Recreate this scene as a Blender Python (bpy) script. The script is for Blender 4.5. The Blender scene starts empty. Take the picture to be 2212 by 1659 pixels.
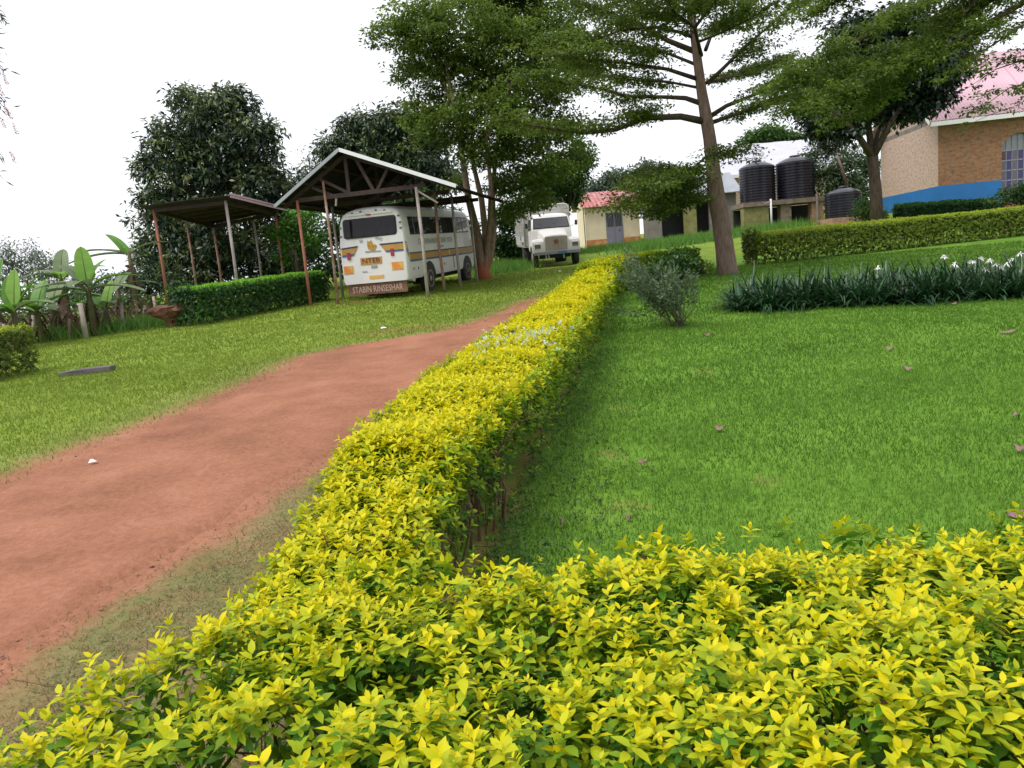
import bpy, math, random
import numpy as np
from mathutils import Matrix, Vector

random.seed(7)
RNG = np.random.default_rng(11)
scene = bpy.context.scene
COL = scene.collection

# ------------------------------------------------------------------ camera
EYE = np.array([0.0, 0.0, 1.6])
PITCH, ROLL, FPX = 8.5, -5.0, 1671.0          # degrees, degrees, focal length over a 2212 wide picture
cam_d = bpy.data.cameras.new('camera')
cam = bpy.data.objects.new('camera', cam_d)
COL.objects.link(cam)
CAMROT = Matrix.Rotation(math.radians(90 - PITCH), 3, 'X') @ Matrix.Rotation(math.radians(ROLL), 3, 'Z')
cam.matrix_world = Matrix.Translation(EYE) @ CAMROT.to_4x4()
cam_d.sensor_width = 36.0
cam_d.lens = 36.0 * FPX / 2212.0
cam_d.clip_start, cam_d.clip_end = 0.05, 2000
scene.camera = cam
CM = np.array(CAMROT)

# ------------------------------------------------------------------ overcast sky and soft sun
SUN_EL, SUN_AZ = 60.0, -120.0                 # azimuth clockwise from +Y
world = bpy.data.worlds.new('World'); scene.world = world
world.use_nodes = True
wn, wl = world.node_tree.nodes, world.node_tree.links
bg = wn['Background']
sky = wn.new('ShaderNodeTexSky'); sky.sky_type = 'NISHITA'; sky.sun_disc = False
sky.sun_elevation = math.radians(SUN_EL); sky.sun_rotation = math.radians(SUN_AZ)
sky.air_density = 1.0; sky.dust_density = 6.0; sky.ozone_density = 1.0
wmix = wn.new('ShaderNodeMix'); wmix.data_type = 'RGBA'
wmix.inputs['Factor'].default_value = 0.86
wmix.inputs['B'].default_value = (8.0, 8.1, 8.5, 1)
wl.new(sky.outputs['Color'], wmix.inputs['A'])
wl.new(wmix.outputs['Result'], bg.inputs['Color'])
bg.inputs['Strength'].default_value = 0.1
sun_d = bpy.data.lights.new('sun', 'SUN'); sun_d.energy = 1.5; sun_d.angle = math.radians(35)
sun_d.color = (1.0, 0.97, 0.92)
sun = bpy.data.objects.new('sun', sun_d); COL.objects.link(sun)
_e, _a = math.radians(SUN_EL), math.radians(SUN_AZ)
_to = Vector((math.sin(_a) * math.cos(_e), math.cos(_a) * math.cos(_e), math.sin(_e)))
sun.rotation_euler = (-_to).to_track_quat('-Z', 'Y').to_euler()
sun.location = _to * 60
vs = scene.view_settings
vs.view_transform = 'Standard'; vs.look = 'None'; vs.gamma = 1.0; vs.use_curve_mapping = False
vs.exposure = 0.72
scene.cycles.max_bounces = 8
scene.cycles.transparent_max_bounces = 12

# ------------------------------------------------------------------ ground height and picture helpers
def sst(a, b, x):
    t = np.clip((np.asarray(x, float) - a) / (b - a), 0, 1)
    return t * t * (3 - 2 * t)

def gz(x, y):
    x = np.asarray(x, float); y = np.asarray(y, float)
    yy = np.clip(y, -20, 62)
    z = .028 * yy + .00032 * yy * np.abs(yy)
    z = z + .05 * np.maximum(0, x - 3) * sst(30, 41, y) * (1 - .6 * sst(30, 60, x)) * (1 - sst(60, 120, x))
    z = z - .06 * np.clip(-x - 9, 0, 40) * sst(24, 44, y)
    return z

def ray(u, v):
    return CM @ np.array([(u - 1106.0) / FPX, -(v - 829.5) / FPX, -1.0])

def at(u, v, Y):
    """the point at depth Y seen at picture position u, v (picture 2212 x 1659)"""
    d = ray(u, v)
    return EYE + d * (Y / d[1])

def on_ground(u, v):
    d = ray(u, v); t = .5
    while t < 200:
        p = EYE + d * t
        if p[2] < gz(p[0], p[1]):
            break
        t += .01
    return p

def gp(x, y, dz=0.0):
    return np.array([x, y, float(gz(x, y)) + dz])

# ------------------------------------------------------------------ mesh helpers
def np_mesh(name, V, Fs, rs=None):
    """V (n,3); Fs list of (m,k) int arrays; rs list of per-face floats"""
    me = bpy.data.meshes.new(name)
    V = np.ascontiguousarray(V, dtype=np.float32)
    me.vertices.add(len(V)); me.vertices.foreach_set('co', V.ravel())
    idx = np.concatenate([f.ravel() for f in Fs]).astype(np.int32)
    cnt = np.concatenate([np.full(len(f), f.shape[1], np.int32) for f in Fs])
    me.loops.add(len(idx)); me.loops.foreach_set('vertex_index', idx)
    me.polygons.add(len(cnt))
    st = np.zeros(len(cnt), np.int32); st[1:] = np.cumsum(cnt)[:-1]
    me.polygons.foreach_set('loop_start', st)
    try:
        me.polygons.foreach_set('loop_total', cnt)
    except Exception:
        pass
    me.update(calc_edges=True)
    if rs is not None:
        a = me.attributes.new('r', 'FLOAT', 'FACE')
        a.data.foreach_set('value', np.concatenate(rs).astype(np.float32))
    return me

def link(name, me, mat=None, parent=None, **kw):
    o = bpy.data.objects.new(name, me); COL.objects.link(o)
    if mat is not None and me is not None and len(me.materials) == 0:
        me.materials.append(mat)
    if parent is not None:
        o.parent = parent
    for k, v in kw.items():
        o[k] = v
    return o

def thing(name, label, cat, loc=(0, 0, 0), rz=0.0, rx=0.0, group=None):
    o = bpy.data.objects.new(name, None); COL.objects.link(o)
    o.empty_display_size = .2
    o.location = Vector([float(c) for c in loc]); o.rotation_euler = (rx, 0, rz)
    o['label'] = label; o['category'] = cat
    if group:
        o['group'] = group
    return o

class MB:
    """collects simple shapes and links them as one mesh"""
    def __init__(self):
        self.v, self.f = [], []
    def add(self, vs, fs):
        b = len(self.v)
        self.v += [tuple(map(float, p)) for p in vs]
        self.f += [tuple(b + i for i in f) for f in fs]
        return self
    def box(self, c, s, rot=None, taper=1.0):
        hx, hy, hz = s[0] / 2, s[1] / 2, s[2] / 2
        ps = [(-hx, -hy, -hz), (hx, -hy, -hz), (hx, hy, -hz), (-hx, hy, -hz),
              (-hx * taper, -hy * taper, hz), (hx * taper, -hy * taper, hz), (hx * taper, hy * taper, hz), (-hx * taper, hy * taper, hz)]
        if rot is not None:
            ps = [tuple(rot @ Vector(p)) for p in ps]
        ps = [(p[0] + c[0], p[1] + c[1], p[2] + c[2]) for p in ps]
        return self.add(ps, [(3, 2, 1, 0), (4, 5, 6, 7), (0, 1, 5, 4), (1, 2, 6, 5), (2, 3, 7, 6), (3, 0, 4, 7)])
    def bar(self, a, b, w, h=None, up=(0, 0, 1)):
        a, b = Vector(a), Vector(b); d = b - a; L = d.length; d.normalize()
        s = d.cross(Vector(up))
        if s.length < 1e-4:
            s = d.cross(Vector((1, 0, 0)))
        s.normalize(); u = s.cross(d)
        R = Matrix((s, d, u)).transposed()
        return self.box((a + b) / 2, (w, L, h or w), R)
    def tube(self, pts, rad, n=8, cap=True):
        pts = [Vector(p) for p in pts]
        if not hasattr(rad, '__len__'):
            rad = [rad] * len(pts)
        vs, fs = [], []
        ref = None
        for i, p in enumerate(pts):
            t = (pts[min(i + 1, len(pts) - 1)] - pts[max(i - 1, 0)])
            if t.length < 1e-6: t = Vector((0, 0, 1))
            t.normalize()
            if ref is None:
                ref = Vector((1, 0, 0)) if abs(t.x) < .8 else Vector((0, 1, 0))
            s = (ref - t * ref.dot(t)).normalized(); ref = s
            q = t.cross(s)
            for k in range(n):
                a = 2 * math.pi * k / n
                vs.append(p + (s * math.cos(a) + q * math.sin(a)) * rad[i])
        for i in range(len(pts) - 1):
            for k in range(n):
                k2 = (k + 1) % n
                fs.append((i * n + k, i * n + k2, (i + 1) * n + k2, (i + 1) * n + k))
        if cap:
            fs.append(tuple(range(n - 1, -1, -1)))
            fs.append(tuple((len(pts) - 1) * n + k for k in range(n)))
        return self.add(vs, fs)
    def lathe(self, c, prof, n=20, axis='Z'):
        vs, fs = [], []
        for r, h in prof:
            for k in range(n):
                a = 2 * math.pi * k / n
                if axis == 'Z':
                    vs.append((c[0] + r * math.cos(a), c[1] + r * math.sin(a), c[2] + h))
                else:
                    vs.append((c[0] + h, c[1] + r * math.cos(a), c[2] + r * math.sin(a)))
        m = len(prof)
        for i in range(m - 1):
            for k in range(n):
                k2 = (k + 1) % n
                fs.append((i * n + k, i * n + k2, (i + 1) * n + k2, (i + 1) * n + k))
        fs.append(tuple(range(n - 1, -1, -1))); fs.append(tuple((m - 1) * n + k for k in range(n)))
        return self.add(vs, fs)
    def loft(self, secs, cap=True):
        n = len(secs[0]); vs = [p for s in secs for p in s]; fs = []
        for i in range(len(secs) - 1):
            for k in range(n):
                k2 = (k + 1) % n
                fs.append((i * n + k, i * n + k2, (i + 1) * n + k2, (i + 1) * n + k))
        if cap:
            fs.append(tuple(range(n - 1, -1, -1))); fs.append(tuple((len(secs) - 1) * n + k for k in range(n)))
        return self.add(vs, fs)
    def mesh(self, name, smooth=False):
        me = bpy.data.meshes.new(name); me.from_pydata(self.v, [], self.f)
        if smooth:
            me.polygons.foreach_set('use_smooth', [True] * len(me.polygons))
        me.update()
        return me
    def build(self, name, mat, parent=None, smooth=False, bevel=0.0, **kw):
        o = link(name, self.mesh(name, smooth), mat, parent, **kw)
        if bevel:
            m = o.modifiers.new('bevel', 'BEVEL'); m.width = bevel; m.segments = 2; m.limit_method = 'ANGLE'
            m.angle_limit = math.radians(40)
        return o

def auto_smooth(o, ang=40):
    me = o.data
    me.polygons.foreach_set('use_smooth', [True] * len(me.polygons))
    try:
        me.set_sharp_from_angle(angle=math.radians(ang))
    except Exception:
        pass

# ------------------------------------------------------------------ materials
def newmat(name):
    m = bpy.data.materials.new(name); m.use_nodes = True
    nt = m.node_tree
    return m, nt.nodes, nt.links, nt.nodes['Principled BSDF']

def ramp(n, cols, pos=None, interp='LINEAR'):
    r = n.new('ShaderNodeValToRGB'); r.color_ramp.interpolation = interp
    el = r.color_ramp.elements
    k = len(cols)
    pos = pos or [i / (k - 1) for i in range(k)]
    el[0].position, el[1].position = pos[0], pos[-1]
    el[0].color = (*cols[0], 1); el[1].color = (*cols[-1], 1)
    for i in range(1, k - 1):
        e = el.new(pos[i]); e.color = (*cols[i], 1)
    return r

def noise(n, scale, detail=4, rough=.55, dim='3D'):
    t = n.new('ShaderNodeTexNoise'); t.inputs['Scale'].default_value = scale
    t.inputs['Detail'].default_value = detail; t.inputs['Roughness'].default_value = rough
    return t

def plain(name, col, rough=.6, var=.18, scale=6.0, bump=.0, metal=0.0, dirt=None, spec=.5, stretch=None):
    m, n, l, p = newmat(name)
    tc = n.new('ShaderNodeTexCoord'); t = noise(n, scale)
    src = tc.outputs['Object']
    if stretch:
        mp = n.new('ShaderNodeMapping'); mp.inputs['Scale'].default_value = stretch
        l.new(src, mp.inputs['Vector']); src = mp.outputs['Vector']
    l.new(src, t.inputs['Vector'])
    lo = tuple(max(0, c * (1 - var)) for c in col); hi = tuple(min(1, c * (1 + var)) for c in col)
    r = ramp(n, [lo, hi], [.3, .7]); l.new(t.outputs['Fac'], r.inputs['Fac'])
    out = r.outputs['Color']
    if dirt:
        t2 = noise(n, dirt[1], 6, .65); l.new(src, t2.inputs['Vector'])
        r2 = ramp(n, [(0, 0, 0), (1, 1, 1)], [dirt[2], dirt[2] + .2]); l.new(t2.outputs['Fac'], r2.inputs['Fac'])
        mx = n.new('ShaderNodeMix'); mx.data_type = 'RGBA'
        l.new(r2.outputs['Color'], mx.inputs['Factor']); l.new(out, mx.inputs['A'])
        mx.inputs['B'].default_value = (*dirt[0], 1); out = mx.outputs['Result']
    l.new(out, p.inputs['Base Color'])
    p.inputs['Roughness'].default_value = rough; p.inputs['Metallic'].default_value = metal
    p.inputs['Specular IOR Level'].default_value = spec
    if bump:
        b = n.new('ShaderNodeBump'); b.inputs['Strength'].default_value = bump; b.inputs['Distance'].default_value = .02
        t3 = noise(n, scale * 4, 6, .6); l.new(src, t3.inputs['Vector'])
        l.new(t3.outputs['Fac'], b.inputs['Height']); l.new(b.outputs['Normal'], p.inputs['Normal'])
    return m

def leafmat(name, cols, rough=.5, trans=.3, spec=.35, pos=None):
    m, n, l, p = newmat(name)
    a = n.new('ShaderNodeAttribute'); a.attribute_name = 'r'
    r = ramp(n, cols, pos); l.new(a.outputs['Fac'], r.inputs['Fac'])
    l.new(r.outputs['Color'], p.inputs['Base Color'])
    p.inputs['Roughness'].default_value = rough; p.inputs['Specular IOR Level'].default_value = spec
    tr = n.new('ShaderNodeBsdfTranslucent'); l.new(r.outputs['Color'], tr.inputs['Color'])
    mx = n.new('ShaderNodeMixShader'); mx.inputs['Fac'].default_value = trans
    l.new(p.outputs['BSDF'], mx.inputs[1]); l.new(tr.outputs['BSDF'], mx.inputs[2])
    l.new(mx.outputs['Shader'], n['Material Output'].inputs['Surface'])
    return m

def glassmat(name, tint=(.03, .03, .035), clear=.35, rough=.06):
    m, n, l, p = newmat(name)
    p.inputs['Base Color'].default_value = (*tint, 1); p.inputs['Roughness'].default_value = rough
    p.inputs['Specular IOR Level'].default_value = .6
    tr = n.new('ShaderNodeBsdfTransparent'); tr.inputs['Color'].default_value = (.55, .52, .55, 1)
    mx = n.new('ShaderNodeMixShader'); mx.inputs['Fac'].default_value = clear
    l.new(p.outputs['BSDF'], mx.inputs[1]); l.new(tr.outputs['BSDF'], mx.inputs[2])
    l.new(mx.outputs['Shader'], n['Material Output'].inputs['Surface'])
    return m

DIRT = [(.195, .084, .048), (.295, .130, .077), (.385, .183, .114)]
GRASS_R = [(.068, .15, .015), (.108, .22, .022), (.165, .29, .04)]
GRASS_L = [(.13, .19, .02), (.18, .25, .03), (.23, .295, .05)]
GRASS_D = [(.10, .10, .045), (.17, .16, .07), (.30, .24, .13)]

def ground_material():
    m, n, l, p = newmat('grassy_ground')
    tc = n.new('ShaderNodeTexCoord')
    t1 = noise(n, 1.3, 6, .6); l.new(tc.outputs['Object'], t1.inputs['Vector'])
    t2 = noise(n, 22, 5, .7); l.new(tc.outputs['Object'], t2.inputs['Vector'])
    ad = n.new('ShaderNodeMath'); ad.operation = 'ADD'
    s1 = n.new('ShaderNodeMath'); s1.operation = 'MULTIPLY'; s1.inputs[1].default_value = .55
    s2 = n.new('ShaderNodeMath'); s2.operation = 'MULTIPLY'; s2.inputs[1].default_value = .45
    l.new(t1.outputs['Fac'], s1.inputs[0]); l.new(t2.outputs['Fac'], s2.inputs[0])
    l.new(s1.outputs[0], ad.inputs[0]); l.new(s2.outputs[0], ad.inputs[1])
    rr = ramp(n, GRASS_R, [.34, .5, .68]); rl = ramp(n, GRASS_L, [.34, .5, .68]); rd = ramp(n, DIRT, [.34, .5, .66])
    for r in (rr, rl, rd):
        l.new(ad.outputs[0], r.inputs['Fac'])
    al = n.new('ShaderNodeAttribute'); al.attribute_name = 'lush'
    dr = n.new('ShaderNodeAttribute'); dr.attribute_name = 'bare'
    m1 = n.new('ShaderNodeMix'); m1.data_type = 'RGBA'
    l.new(al.outputs['Fac'], m1.inputs['Factor']); l.new(rl.outputs['Color'], m1.inputs['A']); l.new(rr.outputs['Color'], m1.inputs['B'])
    rdy = ramp(n, [(.11, .12, .04), (.165, .165, .06), (.24, .205, .10)], [.34, .5, .68]); l.new(ad.outputs[0], rdy.inputs['Fac'])
    ady = n.new('ShaderNodeAttribute'); ady.attribute_name = 'dry'
    m3 = n.new('ShaderNodeMix'); m3.data_type = 'RGBA'; l.new(ady.outputs['Fac'], m3.inputs['Factor'])
    l.new(m1.outputs['Result'], m3.inputs['A']); l.new(rdy.outputs['Color'], m3.inputs['B']); m1 = m3
    # ragged edge of bare earth
    t3 = noise(n, 5, 6, .7); l.new(tc.outputs['Object'], t3.inputs['Vector'])
    sub = n.new('ShaderNodeMath'); sub.operation = 'MULTIPLY_ADD'; sub.inputs[1].default_value = .9; sub.inputs[2].default_value = -.45
    l.new(t3.outputs['Fac'], sub.inputs[0])
    a2 = n.new('ShaderNodeMath'); a2.operation = 'ADD'; l.new(dr.outputs['Fac'], a2.inputs[0]); l.new(sub.outputs[0], a2.inputs[1])
    rm = ramp(n, [(0, 0, 0), (1, 1, 1)], [.3, .75]); l.new(a2.outputs[0], rm.inputs['Fac'])
    m2 = n.new('ShaderNodeMix'); m2.data_type = 'RGBA'
    l.new(rm.outputs['Color'], m2.inputs['Factor']); l.new(m1.outputs['Result'], m2.inputs['A']); l.new(rd.outputs['Color'], m2.inputs['B'])
    l.new(m2.outputs['Result'], p.inputs['Base Color'])
    p.inputs['Roughness'].default_value = .95; p.inputs['Specular IOR Level'].default_value = .15
    b = n.new('ShaderNodeBump'); b.inputs['Strength'].default_value = .5; b.inputs['Distance'].default_value = .03
    l.new(t2.outputs['Fac'], b.inputs['Height']); l.new(b.outputs['Normal'], p.inputs['Normal'])
    return m

def dirt_material():
    m, n, l, p = newmat('red_earth')
    tc = n.new('ShaderNodeTexCoord')
    t1 = noise(n, 1.3, 6, .6); t2 = noise(n, 22, 5, .7); t4 = noise(n, 70, 3, .6)
    for t in (t1, t2, t4):
        l.new(tc.outputs['Object'], t.inputs['Vector'])
    s1 = n.new('ShaderNodeMath'); s1.operation = 'MULTIPLY'; s1.inputs[1].default_value = .55
    s2 = n.new('ShaderNodeMath'); s2.operation = 'MULTIPLY_ADD'; s2.inputs[1].default_value = .45
    l.new(t1.outputs['Fac'], s1.inputs[0]); l.new(t2.outputs['Fac'], s2.inputs[0]); l.new(s1.outputs[0], s2.inputs[2])
    rd = ramp(n, DIRT, [.34, .5, .66]); l.new(s2.outputs[0], rd.inputs['Fac'])
    rp = ramp(n, [(.45, .4, .38), (1, 1, 1)], [.27, .36]); l.new(t4.outputs['Fac'], rp.inputs['Fac'])
    mu = n.new('ShaderNodeMix'); mu.data_type = 'RGBA'; mu.blend_type = 'MULTIPLY'; mu.inputs['Factor'].default_value = 1
    l.new(rd.outputs['Color'], mu.inputs['A']); l.new(rp.outputs['Color'], mu.inputs['B'])
    l.new(mu.outputs['Result'], p.inputs['Base Color'])
    p.inputs['Roughness'].default_value = .95; p.inputs['Specular IOR Level'].default_value = .15
    b = n.new('ShaderNodeBump'); b.inputs['Strength'].default_value = .6; b.inputs['Distance'].default_value = .03
    l.new(t2.outputs['Fac'], b.inputs['Height']); l.new(b.outputs['Normal'], p.inputs['Normal'])
    return m

def brick_material(name, c1, c2, mortar):
    m, n, l, p = newmat(name)
    tc = n.new('ShaderNodeTexCoord')
    # box projection: choose (x,z) or (y,z)
    sx = n.new('ShaderNodeSeparateXYZ'); l.new(tc.outputs['Object'], sx.inputs[0])
    ad = n.new('ShaderNodeMath'); ad.operation = 'ADD'; l.new(sx.outputs['X'], ad.inputs[0]); l.new(sx.outputs['Y'], ad.inputs[1])
    cx = n.new('ShaderNodeCombineXYZ'); l.new(ad.outputs[0], cx.inputs['X']); l.new(sx.outputs['Z'], cx.inputs['Y'])
    br = n.new('ShaderNodeTexBrick'); l.new(cx.outputs[0], br.inputs['Vector'])
    br.inputs['Scale'].default_value = 1.0; br.inputs['Brick Width'].default_value = .24; br.inputs['Row Height'].default_value = .095
    br.inputs['Mortar Size'].default_value = .012; br.inputs['Bias'].default_value = 0.0
    br.inputs['Color1'].default_value = (*c1, 1); br.inputs['Color2'].default_value = (*c2, 1); br.inputs['Mortar'].default_value = (*mortar, 1)
    t = noise(n, 7.0, 4, .6); l.new(cx.outputs[0], t.inputs['Vector'])
    r = ramp(n, [(.55, .5, .47), (1.05, 1.05, 1.05)], [.34, .5]); l.new(t.outputs['Fac'], r.inputs['Fac'])
    mx = n.new('ShaderNodeMix'); mx.data_type = 'RGBA'; mx.blend_type = 'MULTIPLY'; mx.inputs['Factor'].default_value = .75
    l.new(br.outputs['Color'], mx.inputs['A']); l.new(r.outputs['Color'], mx.inputs['B'])
    l.new(mx.outputs['Result'], p.inputs['Base Color']); p.inputs['Roughness'].default_value = .9
    b = n.new('ShaderNodeBump'); b.inputs['Strength'].default_value = .6; b.inputs['Distance'].default_value = .02; b.invert = True
    l.new(br.outputs['Fac'], b.inputs['Height']); l.new(b.outputs['Normal'], p.inputs['Normal'])
    return m

def bark(name, c1, c2, base=None, base_h=.6):
    m, n, l, p = newmat(name)
    tc = n.new('ShaderNodeTexCoord'); mp = n.new('ShaderNodeMapping'); mp.inputs['Scale'].default_value = (7, 7, 1.6)
    l.new(tc.outputs['Object'], mp.inputs['Vector'])
    t = noise(n, 2.2, 8, .7); l.new(mp.outputs['Vector'], t.inputs['Vector'])
    r = ramp(n, [c1, c2], [.3, .72]); l.new(t.outputs['Fac'], r.inputs['Fac'])
    t5 = noise(n, 1.1, 5, .65); mp5 = n.new('ShaderNodeMapping'); mp5.inputs['Scale'].default_value = (3, 3, 1.2)
    l.new(tc.outputs['Object'], mp5.inputs['Vector']); l.new(mp5.outputs['Vector'], t5.inputs['Vector'])
    r5 = ramp(n, [(.55, .52, .5), (1, 1, 1), (1.0, 1.0, 1.0), (1.35, 1.36, 1.32)], [.3, .43, .56, .7]); l.new(t5.outputs['Fac'], r5.inputs['Fac'])
    m5 = n.new('ShaderNodeMix'); m5.data_type = 'RGBA'; m5.blend_type = 'MULTIPLY'; m5.inputs['Factor'].default_value = .9
    l.new(r.outputs['Color'], m5.inputs['A']); l.new(r5.outputs['Color'], m5.inputs['B'])
    out = m5.outputs['Result']
    if base:
        sx = n.new('ShaderNodeSeparateXYZ'); l.new(tc.outputs['Object'], sx.inputs[0])
        mr = n.new('ShaderNodeMapRange'); mr.inputs['From Min'].default_value = base_h * .35; mr.inputs['From Max'].default_value = base_h
        mr.inputs['To Min'].default_value = 1; mr.inputs['To Max'].default_value = 0; l.new(sx.outputs['Z'], mr.inputs['Value'])
        mx = n.new('ShaderNodeMix'); mx.data_type = 'RGBA'; l.new(mr.outputs[0], mx.inputs['Factor'])
        l.new(out, mx.inputs['A']); mx.inputs['B'].default_value = (*base, 1); out = mx.outputs['Result']
    l.new(out, p.inputs['Base Color']); p.inputs['Roughness'].default_value = .9; p.inputs['Specular IOR Level'].default_value = .2
    b = n.new('ShaderNodeBump'); b.inputs['Strength'].default_value = .7; b.inputs['Distance'].default_value = .04
    l.new(t.outputs['Fac'], b.inputs['Height']); l.new(b.outputs['Normal'], p.inputs['Normal'])
    return m

M = {}
M['ground'] = ground_material(); M['dirt'] = dirt_material()
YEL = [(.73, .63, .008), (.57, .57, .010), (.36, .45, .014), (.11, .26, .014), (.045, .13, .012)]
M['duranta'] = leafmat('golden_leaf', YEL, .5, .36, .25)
M['duranta_far'] = leafmat('golden_leaf_far', [(.48, .50, .02), (.34, .42, .03), (.19, .26, .03), (.13, .14, .03)], .5, .3)
M['hedge_green'] = leafmat('bright_hedge_leaf', [(.24, .50, .03), (.10, .28, .03), (.03, .10, .02), (.02, .06, .015)], .5, .3)
M['hedge_olive'] = leafmat('olive_hedge_leaf', [(.42, .50, .03), (.24, .34, .03), (.16, .22, .03), (.07, .11, .02)], .5, .3)
M['pale_leaf'] = leafmat('pale_variegated_leaf', [(.62, .68, .58), (.38, .52, .30)], .5, .3)
M['mango'] = leafmat('dark_mango_leaf', [(.014, .036, .026), (.035, .07, .038), (.11, .155, .06), (.24, .28, .11)], .36, .2, .55)  # pale steps: new flushes, plus sky highlights painted into the colour
M['terminalia'] = leafmat('small_tree_leaf', [(.06, .10, .016), (.105, .165, .022), (.17, .24, .035)], .5, .48)
M['tree_green'] = leafmat('mid_tree_leaf', [(.065, .115, .018), (.12, .185, .026), (.20, .28, .045)], .5, .45)
M['fig'] = leafmat('dark_glossy_leaf', [(.008, .022, .012), (.016, .036, .018), (.036, .06, .03)], .3, .1, .6)
M['bush_green'] = leafmat('bush_leaf', [(.028, .075, .02), (.065, .14, .03), (.13, .24, .04)], .5, .35)
M['bush_bright'] = leafmat('bright_bush_leaf', [(.06, .16, .02), (.10, .25, .03), (.16, .34, .05)], .5, .35)
M['shrub_grey'] = leafmat('grey_green_leaf', [(.05, .085, .035), (.09, .145, .065), (.15, .22, .12)], .5, .25)
M['pine'] = leafmat('pale_far_leaf', [(.06, .09, .07), (.11, .15, .11), (.18, .22, .17)], .6, .3)
M['bottle_leaf'] = leafmat('bottlebrush_leaf', [(.03, .05, .03), (.06, .09, .05), (.10, .12, .08)], .5, .3)
M['banana_leaf'] = leafmat('banana_leaf', [(.10, .22, .035), (.14, .32, .04), (.24, .42, .07)], .4, .4)
M['banana_old'] = leafmat('old_banana_leaf', [(.07, .12, .045), (.11, .17, .065), (.16, .22, .10)], .5, .3)
M['banana_dead'] = leafmat('dead_banana_leaf', [(.06, .035, .025), (.11, .07, .045), (.19, .13, .085)], .8, .2)
M['lily'] = leafmat('lily_leaf', [(.012, .04, .016), (.025, .075, .025), (.055, .13, .045)], .35, .15, .5)
M['white_petal'] = plain('white_petal', (.8, .8, .78), .5, .05)
M['yellow_petal'] = plain('orange_petal', (.75, .32, .02), .5, .1)
M['red_petal'] = leafmat('red_bottlebrush', [(.32, .02, .03), (.5, .05, .06)], .6, .3)
M['grass_r'] = leafmat('lawn_blade', GRASS_R, .6, .35, .25)
M['grass_l'] = leafmat('verge_blade', GRASS_L, .6, .35, .25)
M['grass_d'] = leafmat('dry_blade', [(.09, .10, .035), (.17, .17, .06), (.30, .24, .12), (.40, .33, .2)], .7, .3, .2)
M['weed'] = leafmat('tall_weed_blade', [(.08, .19, .03), (.13, .28, .045), (.18, .35, .07)], .55, .35, .3)
M['twig'] = bark('brown_twig', (.09, .05, .03), (.24, .15, .095))
M['stem_grey'] = bark('grey_green_stem', (.08, .075, .05), (.2, .19, .13))
M['banana_stem'] = bark('banana_stem', (.05, .05, .025), (.17, .15, .075))
M['bark_pink'] = bark('pinkish_bark', (.12, .077, .062), (.29, .205, .17))
M['bark_stem'] = bark('pale_stem_bark', (.13, .085, .055), (.33, .25, .18), (.34, .11, .06), .9)
M['bark_dark'] = bark('dark_bark', (.035, .025, .018), (.12, .09, .065))
M['rust_pole'] = plain('rusty_pole', (.27, .14, .10), .85, .3, 3, .3, dirt=((.42, .36, .34), 2.2, .5))
M['red_pole'] = plain('red_stained_pole', (.34, .12, .075), .85, .3, 3, .3, dirt=((.28, .2, .17), 2.0, .5))
M['grey_pole'] = plain('weathered_pole', (.36, .31, .29), .85, .25, 4, .3, dirt=((.3, .15, .1), 2.5, .58))
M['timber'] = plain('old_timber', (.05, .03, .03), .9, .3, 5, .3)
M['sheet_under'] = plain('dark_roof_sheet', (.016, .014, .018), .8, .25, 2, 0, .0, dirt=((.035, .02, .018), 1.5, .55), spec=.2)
M['sheet_grey'] = plain('grey_roof_sheet', (.30, .32, .35), .45, .12, 1.5, 0, .3, dirt=((.2, .15, .13), 1.2, .62))
M['sheet_white'] = plain('bright_roof_sheet', (.72, .73, .76), .4, .06, 1.2, 0, .1)
M['sheet_house'] = plain('pale_house_roof_sheet', (.50, .50, .56), .5, .08, 1.0)
M['sheet_lilac'] = plain('faded_red_roof_sheet', (.56, .36, .42), .45, .12, .8, 0, .1)
M['sheet_red'] = plain('red_roof_sheet', (.42, .12, .11), .4, .2, .9, 0, .1, dirt=((.58, .34, .37), .6, .45))
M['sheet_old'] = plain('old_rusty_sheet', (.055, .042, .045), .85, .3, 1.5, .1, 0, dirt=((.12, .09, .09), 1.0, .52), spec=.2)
M['bus_white'] = plain('bus_white_paint', (.80, .77, .79), .38, .05, 1.2, 0, 0, dirt=((.60, .55, .52), 1.1, .58))
M['truck_white'] = plain('truck_cream_paint', (.74, .72, .69), .42, .05, 1.5, 0, 0, dirt=((.6, .52, .46), 1.8, .6))
M['slat_grey'] = plain('weathered_slat_paint', (.52, .50, .48), .6, .12, 4, .1, 0, dirt=((.38, .32, .28), 3, .56))
M['navy'] = plain('navy_paint', (.03, .045, .07), .4, .1)
M['blue_stripe'] = plain('blue_stripe_paint', (.06, .11, .26), .4, .1)
M['orange'] = plain('amber_paint', (.50, .26, .05), .45, .12, 5)
M['chevron_y'] = plain('yellow_reflector', (.72, .42, .10), .35, .08)
M['chevron_o'] = plain('orange_reflector', (.75, .25, .05), .35, .08)
M['gold'] = plain('gold_emblem', (.48, .27, .04), .45, .2, 9)
M['maroon'] = plain('maroon_lettering', (.10, .02, .025), .5, .1)
M['grey_letter'] = plain('faded_grey_lettering', (.30, .29, .30), .5, .2, 20)
M['tan_letter'] = plain('tan_lettering', (.55, .42, .33), .6, .15)
M['red_lamp'] = plain('red_lamp_lens', (.34, .012, .04), .2, .1)
M['dark_lamp'] = plain('dark_lamp_glass', (.14, .12, .11), .15, .15)
M['brown_board'] = plain('dirty_brown_board', (.20, .095, .065), .85, .3, 4, .2)
M['rubber'] = plain('black_rubber', (.022, .02, .02), .8, .2, 8, .1)
M['hub'] = plain('dusty_hub', (.30, .24, .20), .7, .2, 6)
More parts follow.
